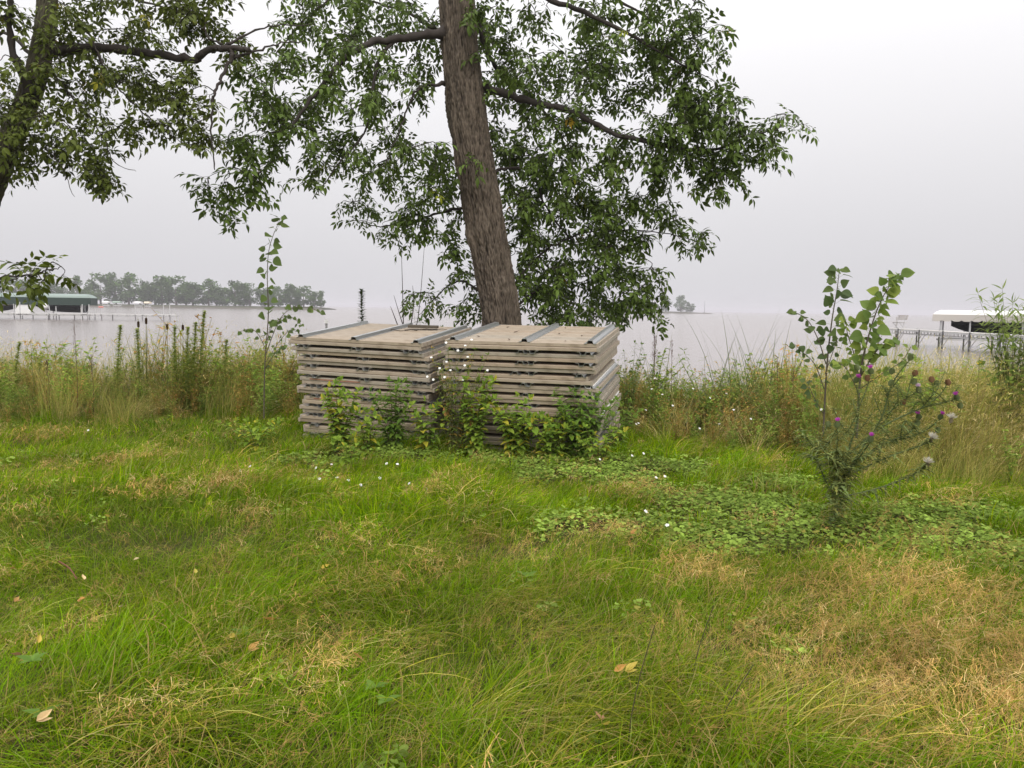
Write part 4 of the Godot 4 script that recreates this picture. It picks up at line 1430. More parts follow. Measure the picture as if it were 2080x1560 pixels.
func bank() -> void:
	var r := RandomNumberGenerator.new()
	r.seed = 3131
	var gm := plain("grass_blades", 0.7, 1.0, 0.06)
	var sm := plain("dry_grass", 0.75, 0.8, 0.15)
	var wm := plain("weed_leaves", 0.6, 1.0, 0.2)
	var tallg := [Color(0.283, 0.316, 0.065), Color(0.367, 0.350, 0.087), Color(0.217, 0.267, 0.058), Color(0.500, 0.416, 0.131)]
	var tan := [Color(0.552, 0.425, 0.161), Color(0.460, 0.380, 0.115), Color(0.380, 0.345, 0.081), Color(0.276, 0.299, 0.046), Color(0.644, 0.529, 0.253)]
	var brown := [Color(0.491, 0.251, 0.085), Color(0.322, 0.269, 0.071), Color(0.264, 0.322, 0.064), Color(0.377, 0.358, 0.071), Color(0.566, 0.358, 0.113)]
	var leafy := [Color(0.216, 0.342, 0.053), Color(0.288, 0.396, 0.068), Color(0.180, 0.270, 0.053), Color(0.360, 0.396, 0.090)]
	var sets := {"green": [], "tan": [], "brown": [], "leafy": []}
	for k in 5:
		var g := grass_patch(r, 60, 0.2, 0.45, 1.0, 0.0065, 1.2, Vector2(65, 89), Vector2(-5, 65), tallg, 5)
		sets.green.append(g)
		sets.tan.append(straw_clump(r, 60, 0.2, 0.6, 1.15, 0.45, tan, 1.0, 0.0036).mesh())
		sets.brown.append(weed_mesh(r, 0.68, brown, 0.05, 0.013, 12, NARROW))
		sets.leafy.append(weed_mesh(r, 0.68, leafy, 0.07, 0.02, 12, NARROW))
	var put := {}
	var tint := {}
	for s in sets:
		put[s] = []; tint[s] = []
		for k in 5:
			put[s].append([]); tint[s].append([])
	var z := -5.0
	while z > -14.6:
		var x := -12.5
		while x < 12.5:
			var px := x + r.randf_range(-0.11, 0.11)
			var pz := z + r.randf_range(-0.11, 0.11)
			x += 0.21
			var into := -pz - tall_edge(px)
			if into < 0.1 - 0.9 * pow(r.randf(), 2.2) or absf(px) > 0.74 * -pz + 1.2:
				continue
			if px > -2.6 and px < 1.5 and pz > -10.7:
				continue                       # the stacks stand here
			if gh(px, pz) < WATER - 0.1:
				continue
			var n := patchy.get_noise_2d(px * 1.4 + 7, pz * 1.4)
			var p := r.randf() + n * 0.3
			var kind := "green"
			var sc := 0.9
			if px < 1.3:
				kind = "tan" if p < 0.26 else ("green" if p < 0.52 else ("brown" if p < 0.74 else "leafy"))
				sc = lerpf(0.55, 1.3, clampf(into / 1.6, 0, 1)) * (1.0 + 0.75 * n)
				if px > -5.2 and px < -3.0:
					sc *= 1.2
				if px > -2.2:
					sc *= 0.75
			elif px < 3.0 + 0.25 * (-pz - 7.0):
				kind = "brown" if p < 0.42 else ("leafy" if p < 0.80 else ("green" if p < 0.92 else "tan"))
				sc = lerpf(0.6, 1.25, clampf(into / 1.6, 0, 1)) * (1.0 + 0.4 * n)
			else:
				kind = "tan" if p < 0.52 else ("green" if p < 0.93 else "leafy")
				sc = lerpf(0.5, 1.3, clampf(into / 1.8, 0, 1)) * (1.0 + 0.3 * n)
			if px > 1.9 and px < 3.1:
				sc *= 0.78
			if px > -4.6 and px < -2.4 and pz < -10.6:
				sc *= 0.85
			sc *= r.randf_range(0.75, 1.2)
			if r.randf() < 0.12:
				continue
			var yaw := 0.25 + r.randfn() * 0.6 if px > 2.5 else r.randf() * TAU
			var b := Basis(Vector3.UP, -yaw).scaled_local(Vector3(sc, sc, sc))
			var v := r.randi() % 5
			put[kind][v].append(Transform3D(b, Vector3(px, gh(px, pz), pz)))
			var tone := clampf(1.0 + 0.4 * n + r.randf_range(-0.15, 0.15), 0.6, 1.5)
			tint[kind][v].append(Color(tone, tone, tone))
		z -= 0.21
	var nm := {"green": ["tall_grass", "tall green grass along the bank"], "tan": ["tall_dry_grass", "tall tan seeding grass on the bank, thickest at right"], "brown": ["weeds", "red-brown and green weeds on the bank right of the stacks"], "leafy": ["leafy_weeds", "leafy green weeds mixed along the bank"]}
	for s in sets:
		var host := Node3D.new()
		host.name = numbered(nm[s][0])
		add_child(host)
		tag(host, nm[s][1], "weeds" if s in ["brown", "leafy"] else "grass")
		host.set_meta("kind", "stuff")
		for v in 5:
			mass(host, "stalks", sets[s][v], {"tan": sm, "green": gm}.get(s, wm), put[s][v], tint[s][v])


# leaves of one kind in a few tones: along +x, upper face +y
func leaf_kinds(L: float, W: float, st: Array, cols: Array, fold: float, droop: float) -> Array:
	var out := []
	for c in cols:
		var m := MB.new()
		m.leaf(Vector3.ZERO, Vector3.RIGHT, Vector3.UP, L, W, droop, fold, c, st)
		out.append(m.mesh())
	return out


func leaf_frame(o: Vector3, dir: Vector3, up: Vector3, s: float) -> Transform3D:
	var d := dir.normalized()
	var side := d.cross(up).normalized()
	return Transform3D(Basis(d, side.cross(d).normalized(), side).scaled_local(Vector3(s, s, s)), o)


func along(path: Array, t: float) -> Vector3:
	var f := clampf(t, 0, 1) * (path.size() - 1)
	return (path[int(f)] as Vector3).lerp(path[mini(int(f) + 1, path.size() - 1)], f - int(f))


# a many-stemmed leafy plant with opposite leaves
func leafy_plant(called: String, label: String, category: String, at: Vector3, h: float, spread: float, n_stems: int, kinds: Array, size: float, step: float, group := "", lean := Vector3.ZERO) -> Node3D:
	var t := thing(called, label, category, at, group)
	var wm := plain("weed_leaves", 0.6, 1.0, 0.2)
	var bm := plain("green_stem", 0.6, 0.0, 0.3)
	var made := 0
	var more := []
	for k in kinds:
		more.append([])
	for s in n_stems:
		var a := TAU * (s + rng.randf()) / n_stems
		var rr := spread * rng.randf_range(0.3, 1.0)
		var tip := Vector3(cos(a) * rr, h * rng.randf_range(0.6, 1.0), sin(a) * rr * 0.7) + lean
		var o := Vector3(cos(a) * rr * 0.25, -0.03, sin(a) * rr * 0.2)
		var path := curve3([o, o.lerp(tip, 0.45) + Vector3(-cos(a), 0.4, -sin(a)) * rr * 0.25, tip], 6)
		var m := MB.new()
		m.smooth = true
		m.tube(path, taper(path.size(), 0.0045, 0.0014), 5, Color(0.12, 0.12, 0.04), false)
		part(t, "stem", m.mesh(), bm)
		var n := int(tip.length() / step)
		for i in n:
			var u := lerpf(0.2, 0.98, float(i) / maxi(n - 1, 1))
			var q := along(path, u)
			var ax := (along(path, u + 0.05) - along(path, u - 0.05)).normalized()
			var turn := Vector3(cos(i * 1.6 + s), 0, sin(i * 1.6 + s))
			for e in [-1.0, 1.0]:
				if rng.randf() < 0.12:
					continue
				var d: Vector3 = (turn * e + ax * rng.randf_range(0.1, 0.6) + Vector3(rng.randfn() * 0.25, rng.randf_range(-0.45, 0.1), rng.randfn() * 0.25)).normalized()
				var sz := size * rng.randf_range(0.65, 1.15) * (1.1 - 0.45 * u)
				var pick: int = rng.randi() % kinds.size()
				if made < 290:
					part(t, "leaf", kinds[pick], wm, leaf_frame(q, d, Vector3.UP + ax * 0.3, sz))
				else:
					more[pick].append(leaf_frame(q, d, Vector3.UP + ax * 0.3, sz))
				made += 1
		# a tuft of small leaves at the tip
		for k in 3:
			var d2 := Vector3(rng.randfn() * 0.6, 0.8, rng.randfn() * 0.6)
			part(t, "leaf", kinds[rng.randi() % kinds.size()], wm, leaf_frame(tip, d2, Vector3(rng.randfn(), 0.3, rng.randfn()), size * 0.5))
	for k in kinds.size():
		if more[k].size():
			mass(t, "foliage", kinds[k], wm, more[k], more[k].map(func(_x): return Color.WHITE))
	return t


# a young poplar: stems read off the photograph, deltoid leaves on long stalks
func poplar(label: String, at: Vector3, stems: Array, kinds: Array, size: float, per_m: float) -> Node3D:
	var t := thing("poplar_sapling", label, "sapling", at)
	var lm := plain("poplar_leaves", 0.5, 1.0, 0.3)
	var bm := plain("poplar_stem", 0.7, 0.0, 0.3)
	for s in stems:
		var path := curve3((s[0] as Array).map(func(p): return p - at), 6)
		var m := MB.new()
		m.smooth = true
		m.tube(path, taper(path.size(), s[1], 0.0025), 6, Color(0.10, 0.085, 0.06), false)
		var stem := part(t, "stem", m.mesh(), bm)
		var len_ := 0.0
		for i in path.size() - 1:
			len_ += path[i].distance_to(path[i + 1])
		var n := int(len_ * per_m * s[3])
		for i in n:
			var u := lerpf(s[2], 1.0, pow(float(i) / maxi(n - 1, 1), 0.9))
			var q := along(path, u)
			var ax := (along(path, u + 0.06) - along(path, u - 0.06)).normalized()
			var ang := i * 2.4 + rng.randf() * 0.8
			var d := (Vector3(cos(ang), 0, sin(ang)) + ax * 0.45 + Vector3(0, rng.randf_range(-0.25, 0.35), 0)).normalized()
			var sz: float = size * rng.randf_range(0.6, 1.1) * lerpf(0.7, 1.0, sin(u * PI * 0.9)) * s[4]
			var joint := q + d * sz * 0.5
			var pm := MB.new()
			pm.tube([q, joint], [0.0014, 0.001], 3, Color(0.2, 0.2, 0.06), false)
			part(stem, "leaf_stalk", pm.mesh(), bm)
			var face := Vector3(rng.randfn() * 0.8, 0.5, 0.9 + rng.randfn() * 0.5)
			part(stem, "leaf", kinds[rng.randi() % kinds.size()], lm, leaf_frame(joint, d + Vector3(rng.randfn() * 0.3, -0.5 + rng.randfn() * 0.3, rng.randfn() * 0.2), face, sz))
	return t


# an upright leafy spike, like goldenrod before it flowers
func leafy_spike(label: String, at: Vector3, h: float, lean: Vector3, col: Color, leaf_l: float, group: String) -> void:
	var t := thing("leafy_stalk", label, "weed", at, group)
	var path := curve3([Vector3(0, -0.05, 0), Vector3(0, h * 0.5, 0) + lean * 0.3, Vector3(0, h, 0) + lean], 6)
	var m := MB.new()
	m.smooth = true
	m.tube(path, taper(path.size(), 0.006, 0.002), 5, col * 0.7, false)
	part(t, "stem", m.mesh(), plain("green_stem", 0.6, 0.0, 0.3))
	var f := MB.new()
	var n := int(h * 190)
	for i in n:
		var u := lerpf(0.25, 1.0, float(i) / n)
		var a := i * 2.4
		var d := Vector3(cos(a), rng.randf_range(0.1, 0.9), sin(a)).normalized()
		var c := vary(col, 0.25)
		f.leaf(along(path, u), d, Vector3.UP, leaf_l * (1.15 - 0.75 * u) * rng.randf_range(0.8, 1.2), 0.032, 0.25, 0.2, c, NARROW)
	part(t, "foliage", f.mesh(), plain("weed_leaves", 0.6, 1.0, 0.2)).set_meta("kind", "stuff")


func cattail(label: String, at: Vector3, h: float, lean: Vector3) -> void:
	var t := thing("cattail", label, "cattail", at, "cattails in the left bank weeds")
	var m := MB.new()
	m.smooth = true
	var path := curve3([Vector3(0, -0.05, 0), Vector3(0, h * 0.6, 0) + lean * 0.4, Vector3(0, h, 0) + lean], 5)
	m.tube(path, taper(path.size(), 0.006, 0.003), 5, Color(0.2, 0.2, 0.06), false)
	part(t, "stem", m.mesh(), plain("green_stem", 0.6, 0.0, 0.3))
	var b := MB.new()
	b.smooth = true
	var p0 := along(path, 0.84)
	var p1 := along(path, 0.95)
	b.tube([p0, p0.lerp(p1, 0.08), p0.lerp(p1, 0.5), p0.lerp(p1, 0.92), p1], [0.006, 0.016, 0.018, 0.016, 0.005], 9, Color(0.05, 0.03, 0.018))
	part(t, "seed_head", b.mesh(), plain("cattail_felt", 0.95, 0.0, 0.2))
	for k in 4:
		var g := MB.new()
		g.blade(Vector3(rng.randfn() * 0.02, -0.05, rng.randfn() * 0.02), rng.randf() * TAU, 1.5, rng.randf_range(0.7, 1.3), h * rng.randf_range(0.7, 1.0), 0.014, Color(0.13, 0.17, 0.04), Color(0.2, 0.2, 0.06), 7)
		part(t, "leaf", g.mesh(), plain("grass_blades", 0.7, 1.0, 0.06))


func reed_clump(label: String, at: Vector3, n: int, h: float, rad: float, lean: float, col: Color) -> void:
	var t := thing("reed_clump", label, "reeds", at)
	for k in n:
		var g := MB.new()
		var c := vary(col, 0.25)
		g.blade(Vector3(rng.randfn() * rad, -0.05, rng.randfn() * rad * 0.6), (0.0 if rng.randf() < 0.6 else PI) + rng.randfn() * 0.6, 1.5, 1.5 - lean * rng.randf_range(0.3, 1.6), h * rng.randf_range(0.65, 1.05), 0.015, c, c * 1.1, 8)
		part(t, "blade", g.mesh(), plain("grass_blades", 0.7, 1.0, 0.06))


func flower_mesh(petals: int, rad: float, col: Color) -> ArrayMesh:
	var m := MB.new()
	for k in petals:
		var a := TAU * k / petals + rng.randf() * 0.2
		var d := Vector3(cos(a), 0.35, sin(a)).normalized()
		m.leaf(d * rad * 0.12, d, Vector3.UP, rad, rad * 0.95, 0.35, 0.1, col, [[0.0, 0.2], [0.4, 0.75], [0.75, 1.0], [1.0, 0.55]])
	return m.mesh()


func white_flower(at: Vector3, h: float, label: String, petal: Array, group: String) -> void:
	var t := thing("white_flower", label, "flower", at, group)
	var tip := Vector3(rng.randfn() * 0.03, h, rng.randfn() * 0.03)
	var m := MB.new()
	m.tube(curve3([Vector3(0, -0.02, 0), Vector3(tip.x * 0.2, h * 0.55, 0), tip], 3), taper(7, 0.0022, 0.0012), 4, Color(0.13, 0.16, 0.05), false)
	part(t, "stem", m.mesh(), plain("green_stem", 0.6, 0.0, 0.3))
	var s := MB.new()
	s.smooth = true
	s.tube([tip + Vector3(0, -0.016, 0), tip + Vector3(0, -0.01, 0), tip], [0.002, 0.006, 0.003], 6, Color(0.13, 0.15, 0.06))
	part(t, "calyx", s.mesh(), plain("green_stem", 0.6, 0.0, 0.3))
	var look := Vector3(rng.randfn() * 0.6, 1.0, 0.7 + rng.randfn() * 0.3).normalized()
	var u := look.cross(Vector3.RIGHT).normalized()
	part(t, "petals", petal[rng.randi() % petal.size()], plain("petals", 0.6, 0.5, 0.3), Transform3D(Basis(look.cross(u).normalized(), look, u).orthonormalized(), tip))


func shrubs() -> void:
	# poplar saplings
	var pk := leaf_kinds(1.0, 0.9, DELTOID, [Color(0.119, 0.175, 0.049), Color(0.140, 0.203, 0.056), Color(0.168, 0.231, 0.063), Color(0.105, 0.147, 0.049)], 0.12, 0.15)
	var D := 9.6
	poplar("thin poplar sapling with one tall bare-topped stem left of the stacks", G(535, 850), [
		[[P(536, 850, D), P(538, 740, D), P(545, 640, D), P(543, 560, D), P(548, 500, D), P(570, 442, D)], 0.009, 0.36, 12.0 / 9.0, 1.0],
		[[P(540, 720, D), P(565, 655, D - 0.1), P(590, 628, D - 0.2), P(625, 624, D - 0.2), P(648, 634, D - 0.2)], 0.005, 0.2, 1.5, 0.62],
		[[P(540, 700, D), P(555, 660, D + 0.2), P(585, 642, D + 0.2), P(612, 660, D + 0.2)], 0.004, 0.1, 2.4, 0.5],
		[[P(540, 710, D), P(525, 680, D - 0.1), P(508, 668, D - 0.1), P(485, 675, D - 0.1)], 0.004, 0.15, 2.6, 0.5],
		[[P(540, 735, D), P(570, 690, D - 0.1), P(590, 670, D - 0.1), P(606, 672, D)], 0.004, 0.15, 2.6, 0.5],
		[[P(538, 750, D), P(560, 715, D - 0.2), P(580, 700, D - 0.3)], 0.004, 0.1, 3.2, 0.45],
		[[P(540, 690, D), P(552, 660, D + 0.2), P(566, 650, D + 0.2)], 0.003, 0.1, 3.2, 0.45]], pk, 0.135, 11.0)
	var pk2 := leaf_kinds(1.0, 0.9, DELTOID, [Color(0.140, 0.210, 0.049), Color(0.182, 0.266, 0.056), Color(0.238, 0.322, 0.063), Color(0.280, 0.350, 0.070), Color(0.210, 0.280, 0.056)], 0.12, 0.15)
	var pk3 := leaf_kinds(1.0, 0.9, DELTOID, [Color(0.091, 0.140, 0.049), Color(0.119, 0.168, 0.056), Color(0.140, 0.196, 0.056)], 0.15, 0.2)
	D = 7.6
	poplar("darker slender poplar sapling behind the thistle, left of the bright one", G(1675, 900), [
		[[P(1672, 880, D), P(1680, 740, D), P(1690, 650, D), P(1700, 590, D), P(1705, 548, D)], 0.010, 0.25, 1.9, 1.0],
		[[P(1678, 740, D), P(1662, 690, D), P(1640, 650, D), P(1610, 632, D)], 0.006, 0.2, 2.3, 0.8],
		[[P(1674, 790, D), P(1655, 740, D), P(1630, 715, D), P(1615, 700, D)], 0.005, 0.1, 2.6, 0.7],
		[[P(1676, 760, D), P(1690, 720, D + 0.1), P(1700, 690, D + 0.1)], 0.005, 0.1, 3.0, 0.6],
		[[P(1672, 840, D), P(1650, 800, D), P(1640, 775, D)], 0.005, 0.1, 3.5, 0.55]], pk3, 0.12, 12.0)
	D = 7.3
	poplar("bright yellow-green poplar sapling with large leaves behind the thistle", G(1745, 930), [
		[[P(1740, 890, D), P(1748, 760, D), P(1765, 680, D), P(1790, 610, D), P(1822, 558, D)], 0.012, 0.22, 3.0, 1.1],
		[[P(1745, 770, D), P(1735, 720, D + 0.1), P(1722, 680, D + 0.1), P(1718, 650, D + 0.1)], 0.006, 0.1, 3.0, 0.75],
		[[P(1748, 765, D), P(1775, 720, D - 0.1), P(1795, 700, D - 0.1), P(1815, 690, D - 0.1)], 0.006, 0.1, 3.6, 0.8],
		[[P(1745, 800, D), P(1720, 750, D), P(1700, 735, D)], 0.005, 0.1, 3.2, 0.7],
		[[P(1747, 790, D), P(1790, 760, D - 0.1), P(1830, 735, D - 0.1), P(1850, 705, D - 0.1)], 0.005, 0.2, 2.4, 0.6]], pk2, 0.118, 17.0)
	# leafy plants against the stacks
	var fk := leaf_kinds(1.0, 0.62, OVATE, [Color(0.224, 0.350, 0.049), Color(0.280, 0.406, 0.056), Color(0.336, 0.448, 0.070), Color(0.182, 0.294, 0.049), Color(0.266, 0.378, 0.056), Color(0.504, 0.462, 0.056)], 0.25, 0.3)
	var gp := "leafy plants before the stacks"
	leafy_plant("leafy_plant", "bright leafy plant against the left third of the left stack", "plant", G(690, 925), 0.80, 0.26, 17, fk, 0.13, 0.05, gp, Vector3(0, 0, 0.05))
	leafy_plant("leafy_plant", "low yellow-leaved sprig on the lawn before the left stack", "plant", G(705, 955), 0.40, 0.15, 6, fk, 0.12, 0.065, gp)
	leafy_plant("leafy_plant", "dense dark leafy plant before the middle of the left stack", "plant", G(800, 918), 0.80, 0.30, 19, leaf_kinds(1.0, 0.42, OVATE, [Color(0.126, 0.224, 0.042), Color(0.168, 0.280, 0.049), Color(0.224, 0.336, 0.056)], 0.25, 0.3), 0.13, 0.05, gp)
	leafy_plant("leafy_plant", "leafy plant at the foot of the gap between the stacks", "plant", G(965, 930), 0.85, 0.28, 16, fk, 0.125, 0.05, gp)
	leafy_plant("leafy_plant", "broad leafy plant before the left half of the right stack", "plant", G(1050, 935), 0.66, 0.33, 20, fk, 0.13, 0.05, gp)
	leafy_plant("leafy_plant", "yellowish low leafy plant before the right stack's middle", "plant", G(1120, 940), 0.46, 0.34, 18, fk, 0.125, 0.055, gp)
	leafy_plant("leafy_plant", "tall bushy leafy plant at the right stack's front right corner", "plant", G(1185, 935), 0.80, 0.36, 24, leaf_kinds(1.0, 0.5, OVATE, [Color(0.140, 0.252, 0.042), Color(0.196, 0.322, 0.049), Color(0.252, 0.378, 0.063), Color(0.168, 0.266, 0.056)], 0.25, 0.3), 0.125, 0.05, gp)
	leafy_plant("leafy_plant", "leafy plant spreading just right of the right stack", "plant", G(1250, 915), 0.56, 0.34, 18, leaf_kinds(1.0, 0.5, OVATE, [Color(0.154, 0.266, 0.042), Color(0.210, 0.322, 0.056), Color(0.266, 0.364, 0.070)], 0.25, 0.3), 0.105, 0.06, gp)
	leafy_plant("leafy_plant", "pale low leafy plant on the lawn left of the left stack", "plant", G(520, 925), 0.36, 0.42, 16, fk, 0.1, 0.055, gp)
	leafy_plant("leafy_plant", "small bright leafy plant between the two plants before the left stack", "plant", G(748, 925), 0.5, 0.2, 11, fk, 0.12, 0.055, gp)
	leafy_plant("leafy_plant", "leafy plant at the right end of the left stack, beside the gap", "plant", G(868, 925), 0.62, 0.22, 12, fk, 0.12, 0.055, gp)
	leafy_plant("leafy_plant", "light green bushy plant between the middle and the corner of the right stack", "plant", G(1140, 930), 0.62, 0.26, 15, fk, 0.125, 0.05, gp)
	leafy_plant("leafy_plant", "low sprawling leafy plant in front of the corner bush at right", "plant", G(1215, 950), 0.4, 0.36, 16, fk, 0.1, 0.055, gp)
	# the white-flowered climber in the gap
	var cl := leafy_plant("flowering_plant", "tall tangled plant with white flowers climbing the gap between the stacks", "plant", G(925, 925), 1.15, 0.34, 26, leaf_kinds(1.0, 0.36, OVATE, [Color(0.168, 0.238, 0.049), Color(0.238, 0.308, 0.063), Color(0.140, 0.196, 0.049), Color(0.420, 0.280, 0.084), Color(0.280, 0.350, 0.070)], 0.25, 0.35), 0.09, 0.065)
	var pet := []
	for k in 4:
		pet.append(flower_mesh(5, 0.012, Color(0.78, 0.77, 0.76)))
	for q in [[950, 725], [907, 735], [876, 726], [945, 702], [915, 752], [906, 696], [944, 742], [940, 772], [903, 766], [880, 771], [868, 765], [958, 690], [973, 822], [956, 800], [930, 712], [990, 752], [893, 748]]:
		var at := P(q[0], q[1], 7.95)
		part(cl, "flower", pet[rng.randi() % 4], plain("petals", 0.6, 0.5, 0.3), Transform3D(Basis(Vector3.RIGHT, rng.randf_range(0.3, 1.2)) * Basis(Vector3.UP, rng.randf() * TAU), at - cl.position))
		var st := MB.new()
		var root := Vector3(rng.randfn() * 0.08, 0.55, -0.02)
		st.tube(curve3([root, root.lerp(at - cl.position, 0.5) + Vector3(0, 0.06, 0.02), at - cl.position - Vector3(0, 0.004, 0)], 3), taper(7, 0.0022, 0.0012), 4, Color(0.14, 0.15, 0.05), false)
		part(cl, "flower_stem", st.mesh(), plain("green_stem", 0.6, 0.0, 0.3))
	for k in 7:
		var wl := MB.new()
		var o := Vector3(rng.randf_range(-0.22, 0.28), rng.randf_range(0.3, 0.62), rng.randf_range(0.0, 0.12))
		wl.leaf(o, Vector3(rng.randfn() * 0.3, -1, 0.2), Vector3(0, 0.2, 1), rng.randf_range(0.1, 0.18), 0.035, 0.2, 0.5, vary(Color(0.32, 0.17, 0.05), 0.2), LANCE)
		part(cl, "withered_leaf", wl.mesh(), plain("dead_leaves", 0.7, 0.3))
	# saplings behind the stacks
	var sk := leaf_kinds(1.0, 0.5, OVATE, [Color(0.098, 0.168, 0.042), Color(0.126, 0.203, 0.049), Color(0.168, 0.238, 0.056)], 0.2, 0.3)
	leafy_plant("young_shrub", "thin shrub with dark twigs behind the left stack's right end", "shrub", P(860, 760, 10.9) * Vector3(1, 0, 1) + Vector3(0, -0.1, 0), 1.75, 0.32, 8, sk, 0.14, 0.13)
	leafy_plant("young_shrub", "dense low green shrub behind the right stack, right of the trunk", "shrub", P(1120, 760, 10.6) * Vector3(1, 0, 1) + Vector3(0, -0.1, 0), 1.55, 0.75, 18, sk, 0.14, 0.12)
	leafy_plant("young_shrub", "small-leaved bush at the right stack's back right corner", "shrub", P(1280, 800, 9.9) * Vector3(1, 0, 1) + Vector3(0, -0.05, 0), 1.25, 0.22, 9, leaf_kinds(1.0, 0.55, OVATE, [Color(0.126, 0.210, 0.056), Color(0.168, 0.252, 0.070), Color(0.210, 0.280, 0.084)], 0.2, 0.3), 0.08, 0.05)
	var dead := thing("dead_sapling", "bare dark dead twigs standing behind the left stack", "twigs", P(825, 720, 10.3))
	for q in [[[820, 690], [818, 600], [815, 500]], [[828, 690], [812, 640], [800, 600]], [[830, 690], [840, 620], [838, 580]], [[835, 690], [850, 640], [862, 500]], [[815, 680], [800, 640], [793, 622]]]:
		var path := curve3([P(q[0][0], q[0][1], 10.3) - dead.position, P(q[1][0], q[1][1], 10.3) - dead.position, P(q[2][0], q[2][1], 10.3) - dead.position], 5)
		var m := MB.new()
		m.smooth = true
		m.tube(path, taper(path.size(), 0.009, 0.002), 5, Color(0.04, 0.033, 0.03), false)
		part(dead, "twig", m.mesh(), plain("wet_branch", 0.8, 0.0, 0.3))
	# spikes, cattails and reeds on the left bank
	var sp := "leafy spikes on the left bank"
	for q in [[415, 632, 0.10, "tallest leafy spike leaning right in the left bank weeds"], [398, 655, 0.07, "leafy spike just left of the tallest one"], [382, 665, 0.05, "shorter leafy spike beside the pair of tall ones"], [355, 662, 0.03, "upright leafy spike right of the cattails"], [245, 660, 0.09, "leafy spike alone left of the cattails"], [278, 668, -0.02, "leafy spike just left of the first cattail"], [40, 695, 0.12, "leafy spike near the left edge leaning right"], [460, 690, 0.05, "faint leafy spike left of the poplar sapling"]]:
		var top := P(q[0], q[1], 10.8)
		var y := gh(top.x, top.z)
		leafy_spike(q[3], Vector3(top.x - q[2], y, top.z), top.y - y, Vector3(q[2], 0, 0), Color(0.34, 0.40, 0.09), 0.115, sp)
	var dark := P(737, 588, 10.6)
	leafy_spike("dark narrow spiky stalk standing behind the left stack", Vector3(dark.x, gh(dark.x, dark.z), dark.z), dark.y - gh(dark.x, dark.z), Vector3(-0.02, 0, 0), Color(0.06, 0.09, 0.03), 0.13, "")
	for q in [[281, 655, 0.0, "dark cattail head, the left one of two together"], [293, 648, 0.03, "dark cattail head, the right one of two together"], [337, 660, 0.02, "cattail beside a yellow flower in the left bank"], [370, 662, 0.01, "cattail half hidden by the leafy spikes"]]:
		var top := P(q[0], q[1], 11.2)
		var y := gh(top.x, top.z)
		cattail(q[3], Vector3(top.x, y, top.z), (top.y - y) * 1.04, Vector3(q[2], 0, 0))
	for q in [[320, 640, 11.2, 12, "reed blades rising among the cattails on the left bank"], [430, 680, 11.0, 9, "brown reed blades between the spikes and the poplar sapling"]]:
		var g := P(q[0], q[1], q[2])
		reed_clump(q[4], Vector3(g.x, gh(g.x, g.z), g.z), q[3], g.y - gh(g.x, g.z), 0.22, 0.5, Color(0.15, 0.16, 0.06))
	for q in [[1480, 615, 10.2, 20, "tall thin reeds on the bank right of the stacks"], [1560, 625, 10.0, 20, "tall thin reeds left of the poplar saplings"], [1345, 650, 10.4, 8, "thin dark reeds close right of the stacks"]]:
		var g := P(q[0], q[1], q[2])
		reed_clump(q[4], Vector3(g.x, gh(g.x, g.z), g.z), q[3], g.y - gh(g.x, g.z), 0.25, 0.5, Color(0.12, 0.15, 0.05))
	# drooping willow-leaved shrubs
	var wk := leaf_kinds(1.0, 0.15, LANCE, [Color(0.224, 0.294, 0.084), Color(0.280, 0.350, 0.105), Color(0.182, 0.252, 0.070)], 0.2, 0.45)
	leafy_plant("willow_shrub", "willow shrub with drooping narrow leaves at the right edge", "shrub", P(2050, 900, 8.6) * Vector3(1, 0, 1) + Vector3(0, 0, 0), 1.9, 0.55, 26, wk, 0.24, 0.05)
	leafy_plant("young_shrub", "broad-leaved bright shrub beside the willow at the right edge", "shrub", P(2055, 900, 8.0) * Vector3(1, 0, 1), 1.4, 0.4, 12, pk2, 0.11, 0.09)
	leafy_plant("willow_shrub", "low arching narrow-leaved shrub among the reeds right of the stacks", "shrub", P(1440, 800, 9.8) * Vector3(1, 0, 1) + Vector3(0, -0.05, 0), 1.15, 0.6, 20, wk, 0.15, 0.06)
	leafy_plant("willow_shrub", "thin narrow-leaved shrub just left of the poplar saplings", "shrub", P(1540, 800, 9.6) * Vector3(1, 0, 1) + Vector3(0, -0.05, 0), 1.0, 0.5, 18, wk, 0.15, 0.06)
	# goldenrod and brown seed stalks
	for q in [[1668, 748, 7.4, "yellow goldenrod beside the darker poplar sapling"], [1990, 722, 8.0, "yellow goldenrod in the tan grass at right"], [1775, 752, 7.2, "small yellow goldenrod spray behind the thistle"], [62, 690, 10.4, "thin yellow-flowered stem at the left edge"], [335, 655, 10.9, "yellow flower among the cattails"]]:
		var top := P(q[0], q[1], q[2])
		var y := gh(top.x, top.z)
		var t := thing("goldenrod", q[3], "flower", Vector3(top.x, y, top.z))
		var h := top.y - y
		var m := MB.new()
		m.tube([Vector3(0, -0.03, 0), Vector3(0.01, h * 0.5, 0), Vector3(0, h, 0)], [0.004, 0.003, 0.002], 5, Color(0.15, 0.16, 0.05), false)
		part(t, "stem", m.mesh(), plain("green_stem", 0.6, 0.0, 0.3))
		var f := MB.new()
		for k in 110:
			var p := Vector3(rng.randfn() * 0.045, h - rng.randf() * 0.11, rng.randfn() * 0.045)
			f.leaf(p, Vector3(rng.randfn(), 0.4, rng.randfn()).normalized(), Vector3.UP, 0.014, 0.009, 0, 0.2, vary(Color(0.5, 0.37, 0.03), 0.25), NARROW)
		part(t, "flower_head", f.mesh(), plain("petals", 0.6, 0.5, 0.3)).set_meta("kind", "stuff")
